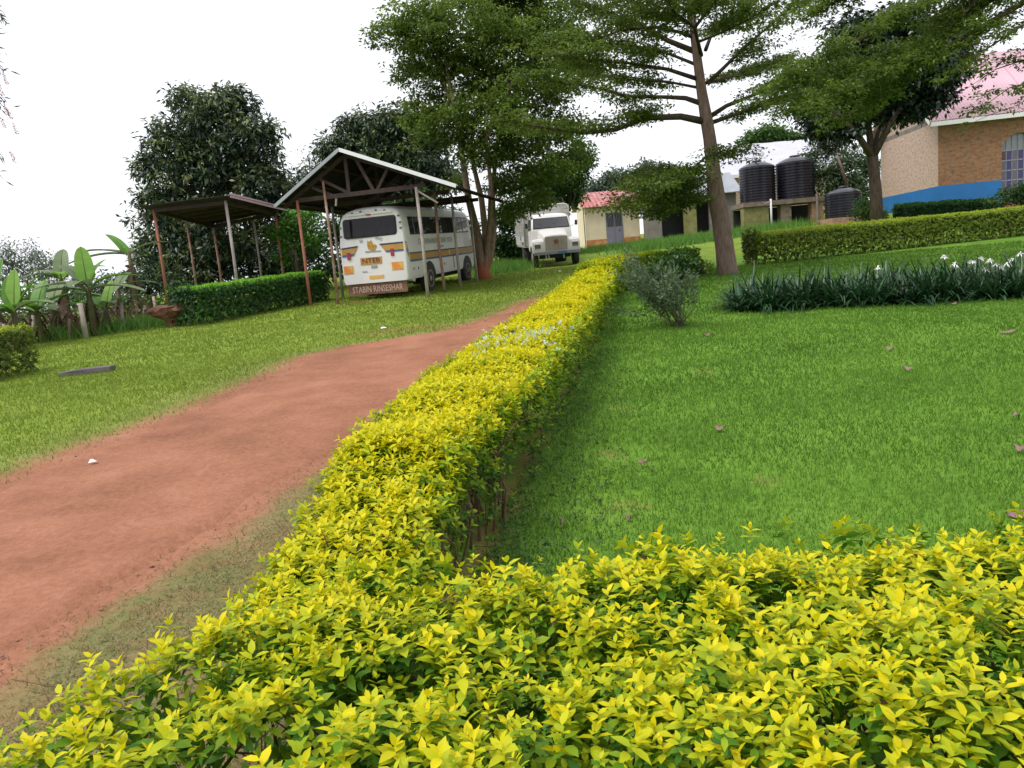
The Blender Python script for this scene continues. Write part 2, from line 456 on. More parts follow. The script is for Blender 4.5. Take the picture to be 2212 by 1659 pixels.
M['glass'] = glassmat('dark_window_glass', (.03, .026, .034), .6)
M['glass_side'] = glassmat('side_window_glass', (.03, .03, .035), .15, .05)
M['windscreen'] = glassmat('windscreen_glass', (.16, .16, .18), .35, .12)
M['cabin'] = plain('dim_cabin', (.055, .045, .055), .9, .2)
M['seat'] = plain('grey_seat_cloth', (.34, .31, .34), .9, .15)
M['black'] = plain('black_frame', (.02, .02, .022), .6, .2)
M['grille'] = plain('dusty_grille', (.40, .34, .28), .7, .15, 10, .2)
M['steel'] = plain('grey_steel', (.22, .22, .24), .5, .15)
M['blue_tarp'] = plain('blue_paint_patch', (.05, .14, .36), .6, .15)
M['cream_wall'] = plain('cream_plaster', (.76, .64, .48), .9, .07, 2, .15, 0, dirt=((.6, .44, .30), 1.2, .6))
M['mauve_door'] = plain('mauve_steel_door', (.20, .18, .26), .5, .12, 2, 0, 0, dirt=((.3, .2, .17), 2, .6))
M['tank'] = plain('black_plastic_tank', (.016, .015, .024), .27, .2, 2, 0, 0, spec=.5)
M['stone'] = plain('mossy_rubble', (.20, .15, .12), .95, .4, 4, .6, 0, dirt=((.11, .13, .04), 2, .5))
M['mossy'] = plain('mossy_plaster', (.22, .21, .08), .95, .3, 3, .3, 0, dirt=((.3, .24, .2), 2.2, .55))
M['concrete'] = plain('stained_concrete', (.21, .185, .17), .9, .2, 2.5, .3, 0, dirt=((.13, .12, .11), 1.3, .55))
M['brick_pale_lit'] = brick_material('pale_lit_brick', (.50, .34, .26), (.58, .43, .35), (.50, .40, .34))  # hall gable tone with light from the left painted in; also house brick
M['brick_red_shaded'] = brick_material('shaded_red_brick', (.27, .125, .06), (.36, .19, .10), (.28, .18, .12))  # same hall brick, darker copy with the long wall's shade painted in
M['brick_low'] = brick_material('old_brick', (.42, .24, .15), (.33, .17, .10), (.38, .28, .22))
M['blue_wall'] = plain('blue_wall_paint', (.015, .16, .46), .6, .08, 1.5, .05)
M['white_board'] = plain('white_fascia', (.70, .69, .69), .6, .06, 2)
M['arch_glass'] = plain('grey_arch_glass', (.22, .23, .25), .25, .1)
M['purple_glass'] = plain('violet_pane', (.035, .03, .13), .2, .15, 1)
M['dim_glass'] = plain('dim_pane', (.11, .10, .13), .2, .2, 1)
M['red_glass'] = plain('dark_red_pane', (.09, .02, .03), .2, .2, 1)
M['earth_lump'] = plain('red_earth_lump', (.17, .075, .05), .95, .35, 6, .8)
M['pebble'] = plain('track_pebble', (.24, .13, .09), .9, .5, 9)
M['slab'] = plain('dark_slab', (.10, .085, .09), .75, .25, 6, .3)
M['paper'] = plain('white_paper', (.75, .75, .77), .7, .05)
M['dead_leaf'] = plain('dry_mauve_leaf', (.22, .13, .12), .8, .25, 30)
M['fence_post'] = plain('pale_fence_post', (.36, .30, .26), .9, .25, 5, .3)

# ------------------------------------------------------------------ terrain and earth track
TRACK_LOW = [(-3.0, -4), (-2.6, 1), (-2.4, 2.5), (-2.35, 3.2), (-2.24, 3.8), (-2.0, 4.4), (-1.85, 5.3), (-1.7, 6.0), (-1.15, 8), (-.55, 10.4), (.35, 14), (1.1, 17), (1.62, 19.6), (1.9, 21.9)]
TRACK_UP = [(-5.2, -4), (-4.7, 1), (-4.5, 3), (-4.35, 4.6), (-4.2, 6.1), (-3.98, 7.5), (-3.6, 8.9), (-3.35, 11), (-3.2, 13.2), (-2.4, 14.2), (-.95, 15.1), (.1, 17.4), (.75, 20.2), (1.7, 22.0)]
def resample(pts, n):
    p = np.array(pts, float); d = np.r_[0, np.cumsum(np.hypot(*np.diff(p[:, :2], axis=0).T))]
    t = np.linspace(0, d[-1], n)
    return np.stack([np.interp(t, d, p[:, k]) for k in range(p.shape[1])], 1)
TLOW, TUP = resample(TRACK_LOW, 90), resample(TRACK_UP, 90)
def track_xs(y):
    return np.interp(y, TUP[:, 1], TUP[:, 0]), np.interp(y, TLOW[:, 1], TLOW[:, 0])
def track_dist(x, y):
    """>0 outside the track, metres, roughly"""
    a, b = track_xs(y)
    d = np.maximum(a - x, x - b)
    return np.where(y > 22, np.maximum(d, (y - 22)), d)

# diagonal hedge centre line (x as function of y)
DH = np.array([(-.68, 2.2), (-.67, 3.0), (-.61, 3.5), (-.51, 4.1), (-.36, 5.0), (.02, 7.0), (.60, 10.0), (1.38, 14.0), (2.45, 20.0), (3.2, 23.5)])
def dh_x(y):
    return np.interp(y, DH[:, 1], DH[:, 0])

xs = np.unique(np.concatenate([np.linspace(-400, -40, 13), np.linspace(-40, -14, 27), np.arange(-14, 12, .16), np.linspace(12, 40, 29), np.linspace(40, 400, 13)]))
ys = np.unique(np.concatenate([np.linspace(-60, 0, 12), np.arange(0, 30, .16), np.linspace(30, 70, 50), np.linspace(70, 600, 16)]))
XX, YY = np.meshgrid(xs, ys)
ZZ = gz(XX, YY)
near = (np.abs(XX) < 14) & (YY < 30)
ZZ = ZZ + np.where(near, .012 * np.sin(XX * 3.1 + np.sin(YY * 2.3)) * np.cos(YY * 2.7 + XX), 0)
nx, ny = len(xs), len(ys)
ii = (np.arange(ny - 1)[:, None] * nx + np.arange(nx - 1)[None, :]).ravel()
me = np_mesh('ground', np.stack([XX.ravel(), YY.ravel(), ZZ.ravel()], 1), [np.stack([ii, ii + 1, ii + nx + 1, ii + nx], 1)])
me.polygons.foreach_set('use_smooth', [True] * len(me.polygons))
xf, yf = XX.ravel(), YY.ravel()
td = track_dist(xf, yf)
bare = np.clip(1 - np.maximum(td, 0) / np.where(xf > track_xs(yf)[1] - .3, .42, 1.0), 0, 1)
verge = ((xf > track_xs(yf)[1] - .2) & (xf < dh_x(yf) - .1) & (yf < 22))
bare = np.maximum(bare, np.where(verge, .36, 0))
bare = np.maximum(bare, .5 * np.exp(-((xf - 2.4) / 1.6) ** 2 - ((yf - 34.6) / 1.8) ** 2))            # worn ground before the truck
bare = np.maximum(bare, .75 * np.exp(-((xf + 4.9) / 1.3) ** 2 - ((yf - 25.6) / .5) ** 2))             # under the bus's tail
bare = np.maximum(bare, .60 * np.exp(-((xf - (dh_x(yf) + .30)) / .15) ** 2) * (yf < 20) * (yf > 3))       # foot of the hedge
for (bx, by, br) in [(2.15, 8.5, .3), (.72, 5.6, .3), (.98, 7.1, .33), (.55, 4.5, .3), (1.5, 4.7, .25)]:
    bare = np.maximum(bare, .40 * np.exp(-(((xf - bx) / br) ** 2 + ((yf - by) / (br * 1.2)) ** 2)))
bare = np.maximum(bare, .55 * np.exp(-((xf + 2.2) / 2.0) ** 2 - ((yf - 16.0) / 1.3) ** 2))
lush = np.clip((xf - dh_x(np.clip(yf, 2.6, 23.5))) / .5 + .5, 0, 1) * (1 - .75 * sst(23, 28, yf) * (1 - sst(4, 8, xf) * (1 - sst(31, 34, yf))))
dry = np.clip(verge * 1.0 + .7 * np.clip(1 - np.maximum(td, 0) / 1.6, 0, 1), 0, 1) * (xf < dh_x(np.clip(yf, 2.2, 23.5)) + .1)
for nm, arr in (('bare', bare), ('lush', lush), ('dry', dry)):
    a = me.attributes.new(nm, 'FLOAT', 'POINT'); a.data.foreach_set('value', arr.astype(np.float32))
ground = link('ground', me, M['ground'], kind='structure')

# the red earth track, a thin sheet over the ground with a ragged edge
N = 260; A, B = resample(TRACK_UP, N), resample(TRACK_LOW, N)
cols = 22
wob = lambda s: sum(RNG.uniform(.3, 1) * np.sin(np.linspace(0, f, N) + RNG.uniform(0, 6)) for f in (40, 75, 130, 210)) * s
A[:, 0] += wob(.035); B[:, 0] += wob(.03)
tv = np.linspace(0, 1, cols)[None, :, None]
Pts = A[:, None, :] * (1 - tv) + B[:, None, :] * tv
tx, ty = Pts[..., 0].ravel(), Pts[..., 1].ravel()
edge = np.minimum(tv[0, :, 0], 1 - tv[0, :, 0])
tz = gz(tx, ty) + np.tile(np.where(edge < .01, -.012, .034 - .012 * np.sin(np.pi * np.clip(edge * 4, 0, 1)) * .4), N)
tcol = np.tile(tv[0, :, 0], N)
tz -= .022 * (np.exp(-((tcol - .28) / .07) ** 2) + np.exp(-((tcol - .76) / .07) ** 2)) * (.6 + .4 * np.sin(ty * 1.3))
tz += .008 * np.sin(tx * 9 + ty * 3) * np.sin(ty * 7) * (np.minimum(tcol, 1 - tcol) > .03)
tz += .012 * np.sin(tx * 3.1 + np.sin(ty * 2.3)) * np.cos(ty * 2.7 + tx)
ii = (np.arange(N - 1)[:, None] * cols + np.arange(cols - 1)[None, :]).ravel()
me = np_mesh('earth_track', np.stack([tx, ty, tz], 1), [np.stack([ii, ii + 1, ii + cols + 1, ii + cols], 1)])
me.polygons.foreach_set('use_smooth', [True] * len(me.polygons))
link('earth_track', me, M['dirt'], kind='structure')

# ------------------------------------------------------------------ leaf makers
def unit(a):
    return a / np.maximum(np.linalg.norm(a, axis=-1, keepdims=True), 1e-9)

class Leaves:
    """collects leaves and makes one mesh"""
    def __init__(self):
        self.V, self.F3, self.F4, self.r3, self.r4, self.n = [], [], [], [], [], 0
    def diamonds(self, C, D, Nn, L, W, r, wide=.45):
        C, D = np.asarray(C), unit(D); n = len(C)
        Bv = unit(np.cross(D, Nn)); Nn = np.cross(Bv, D)
        L = np.broadcast_to(L, (n,))[:, None]; W = np.broadcast_to(W, (n,))[:, None]
        v = np.stack([C, C + D * L * wide + Bv * W / 2 + Nn * W * .15, C + D * L - Nn * L * .12, C + D * L * wide - Bv * W / 2 + Nn * W * .15], 1)
        b = self.n + np.arange(n)[:, None] * 4
        self.V.append(v.reshape(-1, 3)); self.F4.append(b + np.array([[0, 1, 2, 3]])); self.r4.append(np.broadcast_to(r, (n,)))
        self.n += 4 * n
    def ovate(self, C, D, Nn, L, W, r, curl=.25):
        C, D = np.asarray(C), unit(D); n = len(C)
        Bv = unit(np.cross(D, Nn)); Nn = np.cross(Bv, D)
        L = np.broadcast_to(L, (n,))[:, None]; W = np.broadcast_to(W, (n,))[:, None]
        cu = np.broadcast_to(curl, (n,))[:, None]
        def P(t, s, up):
            return C + D * L * t + Bv * W * s + Nn * (W * up - L * cu * t * t)
        v = np.stack([P(0, 0, 0), P(.28, 0, -.03), P(.28, .42, .10), P(.28, -.42, .10), P(.62, 0, -.02), P(.62, .42, .10), P(.62, -.42, .10), P(1, 0, 0)], 1)
        b = self.n + np.arange(n)[:, None] * 8
        self.V.append(v.reshape(-1, 3))
        r = np.broadcast_to(r, (n,))
        for f in ([0, 1, 2], [0, 3, 1], [4, 7, 5], [6, 7, 4]):
            self.F3.append(b + np.array([f])); self.r3.append(r)
        for f in ([1, 4, 5, 2], [3, 6, 4, 1]):
            self.F4.append(b + np.array([f])); self.r4.append(r)
        self.n += 8 * n
    def straps(self, C, D, up, L, W, r, bend, seg=4):
        """arching strap leaves: start along D, bend down"""
        C, D = np.asarray(C, float), unit(D); n = len(C)
        L = np.broadcast_to(L, (n,)); W = np.broadcast_to(W, (n,)); bend = np.broadcast_to(bend, (n,))
        S = unit(np.cross(D, np.array([[0, 0, 1.0]])) + 1e-6)
        pts = []
        for k in range(seg + 1):
            t = k / seg
            c = C + D * (L * t)[:, None] - np.array([[0, 0, 1.0]]) * (bend * L * t * t)[:, None]
            w = W * (1 - t ** 2.2) * .5 + W * .03
            pts += [c + S * w[:, None], c - S * w[:, None]]
        v = np.stack(pts, 1); m = v.shape[1]
        b = self.n + np.arange(n)[:, None] * m
        self.V.append(v.reshape(-1, 3)); r = np.broadcast_to(r, (n,))
        for k in range(seg):
            self.F4.append(b + np.array([[2 * k, 2 * k + 1, 2 * k + 3, 2 * k + 2]])); self.r4.append(r)
        self.n += m * n
    def blades(self, C, D, L, W, r):
        C, D = np.asarray(C), unit(D); n = len(C)
        a = RNG.uniform(0, 6.283, n); S = np.stack([np.cos(a), np.sin(a), 0 * a], 1)
        L = np.broadcast_to(L, (n,))[:, None]; W = np.broadcast_to(W, (n,))[:, None]
        v = np.stack([C - S * W / 2, C + S * W / 2, C + D * L], 1)
        b = self.n + np.arange(n)[:, None] * 3
        self.V.append(v.reshape(-1, 3)); self.F3.append(b + np.array([[0, 1, 2]])); self.r3.append(np.broadcast_to(r, (n,)))
        self.n += 3 * n
    def mesh(self, name, origin=(0, 0, 0)):
        V = np.concatenate(self.V) - np.array(origin, float)[None]
        Fs, rs = [], []
        if self.F3:
            Fs.append(np.concatenate(self.F3)); rs.append(np.concatenate(self.r3))
        if self.F4:
            Fs.append(np.concatenate(self.F4)); rs.append(np.concatenate(self.r4))
        return np_mesh(name, V, Fs, rs)

def rand_unit(n):
    return unit(RNG.normal(size=(n, 3)))

def project(P):
    q = (np.asarray(P) - EYE) @ CM
    return 1106 - FPX * q[:, 0] / q[:, 2], 829.5 + FPX * q[:, 1] / q[:, 2], -q[:, 2]

# unit leaf meshes shared by single leaf objects: built along +Y, normal +Z, length 1
_leaf_cache = {}
def unit_leaf(shade):
    k = int(np.clip(round(shade * 8), 0, 8))
    if k not in _leaf_cache:
        lv = Leaves()
        lv.ovate(np.zeros((1, 3)), np.array([[0, 1.0, 0]]), np.array([[0, 0, 1.0]]), 1.0, .52, k / 8, .22)
        me = lv.mesh('leaf'); me.materials.append(M['duranta'])
        _leaf_cache[k] = me
    return _leaf_cache[k]

def sprig_leaves(P, U, size, whorls, shade0, dshade):
    """decussate leaf pairs up a short shoot; returns C, D, N, L, W, r"""
    n = len(P); out = []
    ref = np.where(np.abs(U[:, :1]) < .8, np.array([[1.0, 0, 0]]), np.array([[0, 1.0, 0]]))
    S = unit(np.cross(U, ref)); Q = np.cross(U, S)
    a0 = RNG.uniform(0, 6.283, n)
    for k in range(whorls):
        tilt = math.radians([38, 60, 72, 82, 90, 97, 102][min(k, 6)])
        for s in (0, 1):
            a = a0 + k * 1.571 + s * 3.1416 + RNG.normal(0, .28, n)
            tl = tilt + RNG.normal(0, .2, n)
            rad = S * np.cos(a)[:, None] + Q * np.sin(a)[:, None]
            D = U * np.cos(tl)[:, None] + rad * np.sin(tl)[:, None]
            Nn = U * np.sin(tl)[:, None] - rad * np.cos(tl)[:, None]
            C = P - U * (size * .32 * k)[:, None]
            L = size * RNG.uniform(.72, 1.12, n) * (.78 if k == 0 else 1.05)
            r = np.clip(shade0 + dshade * k + RNG.normal(0, .09, n), 0, 1)
            out.append((C, D, Nn, L, L * RNG.uniform(.46, .62, n), r))
    return [np.concatenate([o[i] for o in out]) for i in range(6)]

# ------------------------------------------------------------------ hedges of leaves
def hedge_points(line, width, height, n, top_share=.6, rough=.04, ends=True, base=0.0, round_=.12):
    """random points on the skin of a hedge running along line [(x,y),...]; returns P, normal, where (0 top .. 1 low side)"""
    ln = resample(line, 80)
    tang = unit(np.gradient(ln, axis=0)); side = np.stack([tang[:, 1], -tang[:, 0]], 1)
    t = RNG.uniform(0, 79, n)
    def lerp(a):
        i = np.floor(t).astype(int); f = (t - i)[:, None]
        return a[i] * (1 - f) + a[np.minimum(i + 1, 79)] * f
    c, sd, tg = lerp(ln), unit(lerp(side)), unit(lerp(tang))
    W = np.broadcast_to(width(t / 79) if callable(width) else width, (n,)) / 2
    Hh = np.broadcast_to(height(t / 79) if callable(height) else height, (n,))
    top = RNG.uniform(0, 1, n) < top_share
    s = RNG.uniform(-1, 1, n)
    hz = np.where(top, 1.0, RNG.uniform(0, 1, n) ** .8)
    sgn = np.where(RNG.uniform(0, 1, n) < .5, -1, 1)
    off = np.where(top, s, sgn)
    # rounded shoulders
    drop = np.where(top, round_ * np.abs(s) ** 5, 0)
    P2 = c + sd * (off * W)[:, None]
    z = gz(P2[:, 0], P2[:, 1]) + base + (Hh - base) * hz - drop
    Nrm = np.where(top[:, None], np.concatenate([sd * (.45 * s * np.abs(s) ** 2)[:, None], np.ones((n, 1))], 1),
                   np.concatenate([sd * sgn[:, None], np.full((n, 1), .25)], 1))
    if ends:
        e = (~top) & (RNG.uniform(0, 1, n) < .12)
        w = np.where(RNG.uniform(0, 1, n) < .5, 0, 79)
        for q, j in ((0, -1), (79, 1)):
            k = e & (w == q)
            cc = ln[q] + side[q] * (s[k] * W[k])[:, None]
            P2[k] = cc
            Nrm[k] = np.array([tang[q][0] * j, tang[q][1] * j, .2])
    P = np.concatenate([P2, z[:, None]], 1)
    lump = .5 * np.sin(P[:, 0] * 5.1 + P[:, 1] * 3.3) + .5 * np.sin(P[:, 0] * 2.3 - P[:, 1] * 6.1 + 1)
    P[:, 2] += np.where(top, lump * rough, 0) + RNG.normal(0, rough * .5, n) * top
    P[:, :2] += RNG.normal(0, rough * .7, (n, 2))
    where = np.where(top, 0, 1 - hz)
    return P, unit(Nrm), where, top

def split_largest(Ls, count, lo=0.0):
    """indices of the leaves that show largest in the picture"""
    C, D, Nn, L, W, r = Ls
    mid = C + unit(D) * L[:, None] * .5
    u, v, d = project(mid)
    facing = np.abs(np.sum(unit(Nn) * unit(EYE - mid), 1))
    ok = (u > 10) & (u < 2200) & (v > 10) & (v < 1655) & (d > .3)
    score = np.where(ok, L / d * (.35 + facing) * (1.35 - r), 0)
    return np.argsort(-score)[:count]

def leaf_objects(Ls, idx, parent, origin, pos_only=None):
    C, D, Nn, L, W, r = Ls
    D = unit(D); Bv = unit(np.cross(D, Nn)); Nn = np.cross(Bv, D)
    for i in idx:
        o = bpy.data.objects.new('leaf', unit_leaf(r[i])); COL.objects.link(o); o.parent = parent
        l_ = float(L[i]); w_ = float(W[i] / .52)
        b, d, nn = Bv[i], D[i], Nn[i]
        c = C[i] - origin
        o.matrix_local = Matrix(((b[0] * w_, d[0] * l_, nn[0] * w_, c[0]), (b[1] * w_, d[1] * l_, nn[1] * w_, c[1]),
                                 (b[2] * w_, d[2] * l_, nn[2] * w_, c[2]), (0, 0, 0, 1)))

def stems(line, width, height, n, rad, parent, origin, name='stems', mat='twig', spread=.5, sides=5):
    ln = resample(line, 60); mb = MB()
    for _ in range(n):
        i = random.randint(0, 59); x, y = ln[i]
        w = width(i / 59) if callable(width) else width; h = height(i / 59) if callable(height) else height
        x0, y0 = x + random.gauss(0, w * .13), y + random.gauss(0, w * .13)
        z0 = float(gz(x0, y0)) - .02
        dx, dy = random.gauss(0, w * .3 * spread * 2), random.gauss(0, w * .3 * spread * 2)
        lim = w * .44
        dx = max(-lim, min(lim, dx)); dy = max(-lim, min(lim, dy))
        p = [(x0, y0, z0), (x0 + dx * .3, y0 + dy * .3, z0 + h * .35), (x0 + dx * .7, y0 + dy * .7, z0 + h * .68), (x0 + dx, y0 + dy, z0 + h * random.uniform(.86, .96))]
        p = [(a - origin[0], b - origin[1], c - origin[2]) for a, b, c in p]
        r = rad * random.uniform(.5, 1.3)
        mb.tube(p, [r * 1.2, r, r * .7, r * .35], sides)
        # side twigs
        for q in range(2):
            t = random.uniform(.3, .8); k = 1 if t < .5 else 2
            b0 = Vector(p[k]); e = b0 + Vector((random.gauss(0, w * .22), random.gauss(0, w * .22), h * random.uniform(.12, .3)))
            mb.tube([b0, (b0 + e) / 2 + Vector((0, 0, .02)), e], [r * .5, r * .4, r * .2], 4)
    return mb.build(name, M[mat], parent, smooth=True, kind='stuff')

# --- the near golden hedge across the foot of the picture
NEAR = [(-.98, 1.60), (0, 1.58), (1.0, 1.60), (2.7, 1.64)]
o0 = gp(.9, 1.6)
near_hedge = thing('golden_hedge', 'near golden yellow leafy hedge filling the foreground', 'hedge', o0)
def near_set(n, **k):
    P, Nn, where, top = hedge_points(NEAR, 1.08, .74, n, **k)
    return P, Nn, where, top
P, Nn, where, top = near_set(5200, top_share=.66, rough=.032, base=.1, round_=.16)
keep = np.ones(len(P), bool)
P, Nn, where, top = P[keep], Nn[keep], where[keep], top[keep]
U = unit(Nn * np.where(top, .55, .8)[:, None] + np.array([[0, 0, .75]]) + RNG.normal(0, .28, (len(P), 3)))
size = RNG.uniform(.021, .043, len(P))
wl_ = 1 - sst(-.95, -.35, P[:, 0])
P[:, 0] += (P[:, 1] - 1.62) * .62 * wl_ + .06 * wl_
hole = .5 + .5 * np.sin(P[:, 0] * 9.1 + 2 * np.sin(P[:, 1] * 7)) * np.sin(P[:, 1] * 8.3 + 1.5 * np.sin(P[:, 0] * 6.1))
P[:, 2] -= np.where(top & (hole < .28), RNG.uniform(.03, .11, len(P)), 0)
tall = top & (RNG.uniform(0, 1, len(P)) < .06)
P[tall] += U[tall] * RNG.uniform(.03, .07, (tall.sum(), 1))
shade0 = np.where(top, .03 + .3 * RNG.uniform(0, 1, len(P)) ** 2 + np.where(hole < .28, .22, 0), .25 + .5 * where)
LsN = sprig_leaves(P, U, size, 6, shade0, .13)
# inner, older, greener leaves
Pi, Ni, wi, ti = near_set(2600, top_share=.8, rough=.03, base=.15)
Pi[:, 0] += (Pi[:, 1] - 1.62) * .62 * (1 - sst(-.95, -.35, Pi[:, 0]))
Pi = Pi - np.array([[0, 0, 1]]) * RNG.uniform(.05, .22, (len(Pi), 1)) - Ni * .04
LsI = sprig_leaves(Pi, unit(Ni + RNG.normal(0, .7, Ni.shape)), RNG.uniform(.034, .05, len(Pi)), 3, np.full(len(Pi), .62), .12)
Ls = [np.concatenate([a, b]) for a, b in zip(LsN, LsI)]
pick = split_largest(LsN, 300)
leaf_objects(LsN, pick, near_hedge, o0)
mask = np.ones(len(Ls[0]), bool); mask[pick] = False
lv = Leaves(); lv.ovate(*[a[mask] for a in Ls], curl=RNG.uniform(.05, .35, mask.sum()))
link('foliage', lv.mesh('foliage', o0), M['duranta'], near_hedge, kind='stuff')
stems(NEAR, 1.0, .70, 170, .006, near_hedge, o0)
q = RNG.choice(np.where(top)[0], 110, replace=False); Pd = P[q] - np.array([[0, 0, .025]])
lv = Leaves(); lv.ovate(Pd, rand_unit(110) * [1, 1, .4], unit(np.array([[0, 0, 1.0]]) + RNG.normal(0, .4, (110, 3))), RNG.uniform(.022, .038, 110), RNG.uniform(.012, .02, 110), RNG.uniform(.3, 1, 110), curl=.5)
link('withered_leaves', lv.mesh('withered_leaves', o0), M['banana_dead'], near_hedge, kind='stuff')

# --- the diagonal golden hedge beside the track
DHL = [tuple(p) for p in DH]
o1 = gp(-.3, 5.0)
diag = thing('golden_hedge', 'long clipped golden hedge running from the foreground up to the trees along the red track', 'hedge', o1)
tot = float(np.sum(np.hypot(*np.diff(DH, axis=0).T)))
def dsec(y0, y1, n, hgt, wid, size, **k):
    ys_ = np.linspace(y0, y1, 14); ln_ = np.stack([dh_x(ys_), ys_], 1)
    return ln_, hedge_points(ln_, wid, hgt, n, **k)
lvA, lvF = Leaves(), Leaves()
allA = []
def add_sec(y0, y1, n, hgt, wid, sz, fine, top_share=.55, whorls=5, rough=.035, ends=False, base=.05, s_top=.04, s_side=.3):
    ln_, (P, Nn, where, top) = dsec(y0, y1, n, hgt, wid, sz, top_share=top_share, rough=rough, ends=ends, base=base)
    # the lawn side is thin and bare low down
    low = (~top) & (where > .55) & (RNG.uniform(0, 1, len(P)) < .72)
    P, Nn, where, top = P[~low], Nn[~low], where[~low], top[~low]
    bareside = (~top) & (P[:, 1] < 5.2) & (P[:, 0] > dh_x(P[:, 1])) & (where > .3) & (RNG.uniform(0, 1, len(P)) < .55)
    P, Nn, where, top = P[~bareside], Nn[~bareside], where[~bareside], top[~bareside]
    U = unit(Nn * .6 + np.array([[0, 0, .75]]) + RNG.normal(0, .28, (len(P), 3)))
    sz_ = RNG.uniform(.8, 1.15, len(P)) * sz
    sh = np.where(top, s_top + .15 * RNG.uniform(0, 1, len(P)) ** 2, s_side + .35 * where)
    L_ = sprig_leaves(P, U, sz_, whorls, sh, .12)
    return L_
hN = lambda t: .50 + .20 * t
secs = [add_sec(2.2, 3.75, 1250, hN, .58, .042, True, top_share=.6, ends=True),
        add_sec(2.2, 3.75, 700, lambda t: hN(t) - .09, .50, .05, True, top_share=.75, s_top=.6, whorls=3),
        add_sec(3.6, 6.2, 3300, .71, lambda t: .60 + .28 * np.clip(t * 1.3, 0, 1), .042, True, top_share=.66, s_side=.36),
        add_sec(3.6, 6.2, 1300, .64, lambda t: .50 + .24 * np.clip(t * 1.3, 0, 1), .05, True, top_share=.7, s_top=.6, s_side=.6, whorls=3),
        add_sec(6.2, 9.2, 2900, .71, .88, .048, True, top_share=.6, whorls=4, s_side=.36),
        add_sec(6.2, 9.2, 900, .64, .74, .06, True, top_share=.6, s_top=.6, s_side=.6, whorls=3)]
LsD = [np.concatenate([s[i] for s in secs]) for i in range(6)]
pick = split_largest(LsD, 300)
leaf_objects(LsD, pick, diag, o1)
mask = np.ones(len(LsD[0]), bool); mask[pick] = False
lv = Leaves(); lv.ovate(*[a[mask] for a in LsD], curl=RNG.uniform(.05, .35, mask.sum()))
far = add_sec(9.1, 14.5, 3800, .70, .84, .066, False, top_share=.55, whorls=4)
lv.diamonds(*far)
far = add_sec(14.4, 23.4, 2600, .70, .86, .095, False, top_share=.55, whorls=4, rough=.05, s_top=.12)
lv.diamonds(*far)
TURN = [(2.35, 19.6), (3.2, 22.3), (4.1, 23.6), (5.9, 24.3)]
P, Nn, where, top = hedge_points(TURN, .95, .82, 3000, top_share=.45, rough=.05, base=.0)
tt = np.clip((P[:, 0] - 3.6) / 1.6, 0, 1)
lv.diamonds(*sprig_leaves(P, unit(Nn * .7 + np.array([[0, 0, .6]]) + RNG.normal(0, .3, P.shape)), RNG.uniform(.07, .11, len(P)), 3, np.clip(np.where(top, .2, .5) + .45 * tt, 0, 1), .1))
link('foliage', lv.mesh('foliage', o1), M['duranta'], diag, kind='stuff')
stems([tuple(p) for p in np.stack([dh_x(np.linspace(2.6, 22, 30)), np.linspace(2.6, 22, 30)], 1)], .8, .66, 190, .008, diag, o1)
# a thick old stem standing bare at the hedge's near corner
mb = MB()
for k in range(46):
    by = random.uniform(3.1, 5.0); bx = dh_x(by) + .2 + random.gauss(0, .07); z0 = float(gz(bx, by)) - .02
    p = [(bx, by, z0), (bx + random.gauss(.02, .03), by + random.gauss(.04, .05), z0 + .22), (bx + random.gauss(0, .06), by + random.gauss(.08, .1), z0 + .42), (bx + random.gauss(-.04, .08), by + random.gauss(.12, .15), z0 + .58)]
    rr = random.uniform(.003, .009)
    mb.tube([np.array(q) - o1 for q in p], [rr * 1.2, rr, rr * .8, rr * .5], 6)
mb.build('old_stem', M['twig'], diag, smooth=True)
# pale variegated shoots growing through the top of the hedge
pt = []
for (u, v) in [(1030, 770), (1060, 762), (1085, 755), (1110, 758), (1140, 752), (1170, 748), (1195, 745), (1215, 742), (1150, 762), (1185, 770), (1125, 748), (1050, 752)]:
    for k in range(7):
        yv = 6.2 + (775 - v) * .035 + random.gauss(0, .22)
        p = at(u + random.gauss(0, 12), v, yv); p[2] = float(gz(p[0], p[1])) + .78 + random.gauss(0, .025); pt.append(p)
pt = np.array(pt)
PL = sprig_leaves(pt, unit(np.array([[0, 0, 1.0]]) + RNG.normal(0, .35, pt.shape)), np.full(len(pt), .034), 2, np.full(len(pt), .3), .2)
o_p = pt.mean(0).copy(); o_p[2] = float(gz(o_p[0], o_p[1]))
pale = thing('climbing_weed', 'pale whitish green climber sprawling over the top of the long golden hedge', 'weed', o_p)
lv = Leaves(); lv.ovate(*PL, curl=.15); link('foliage', lv.mesh('foliage', o_p), M['pale_leaf'], pale, kind='stuff')


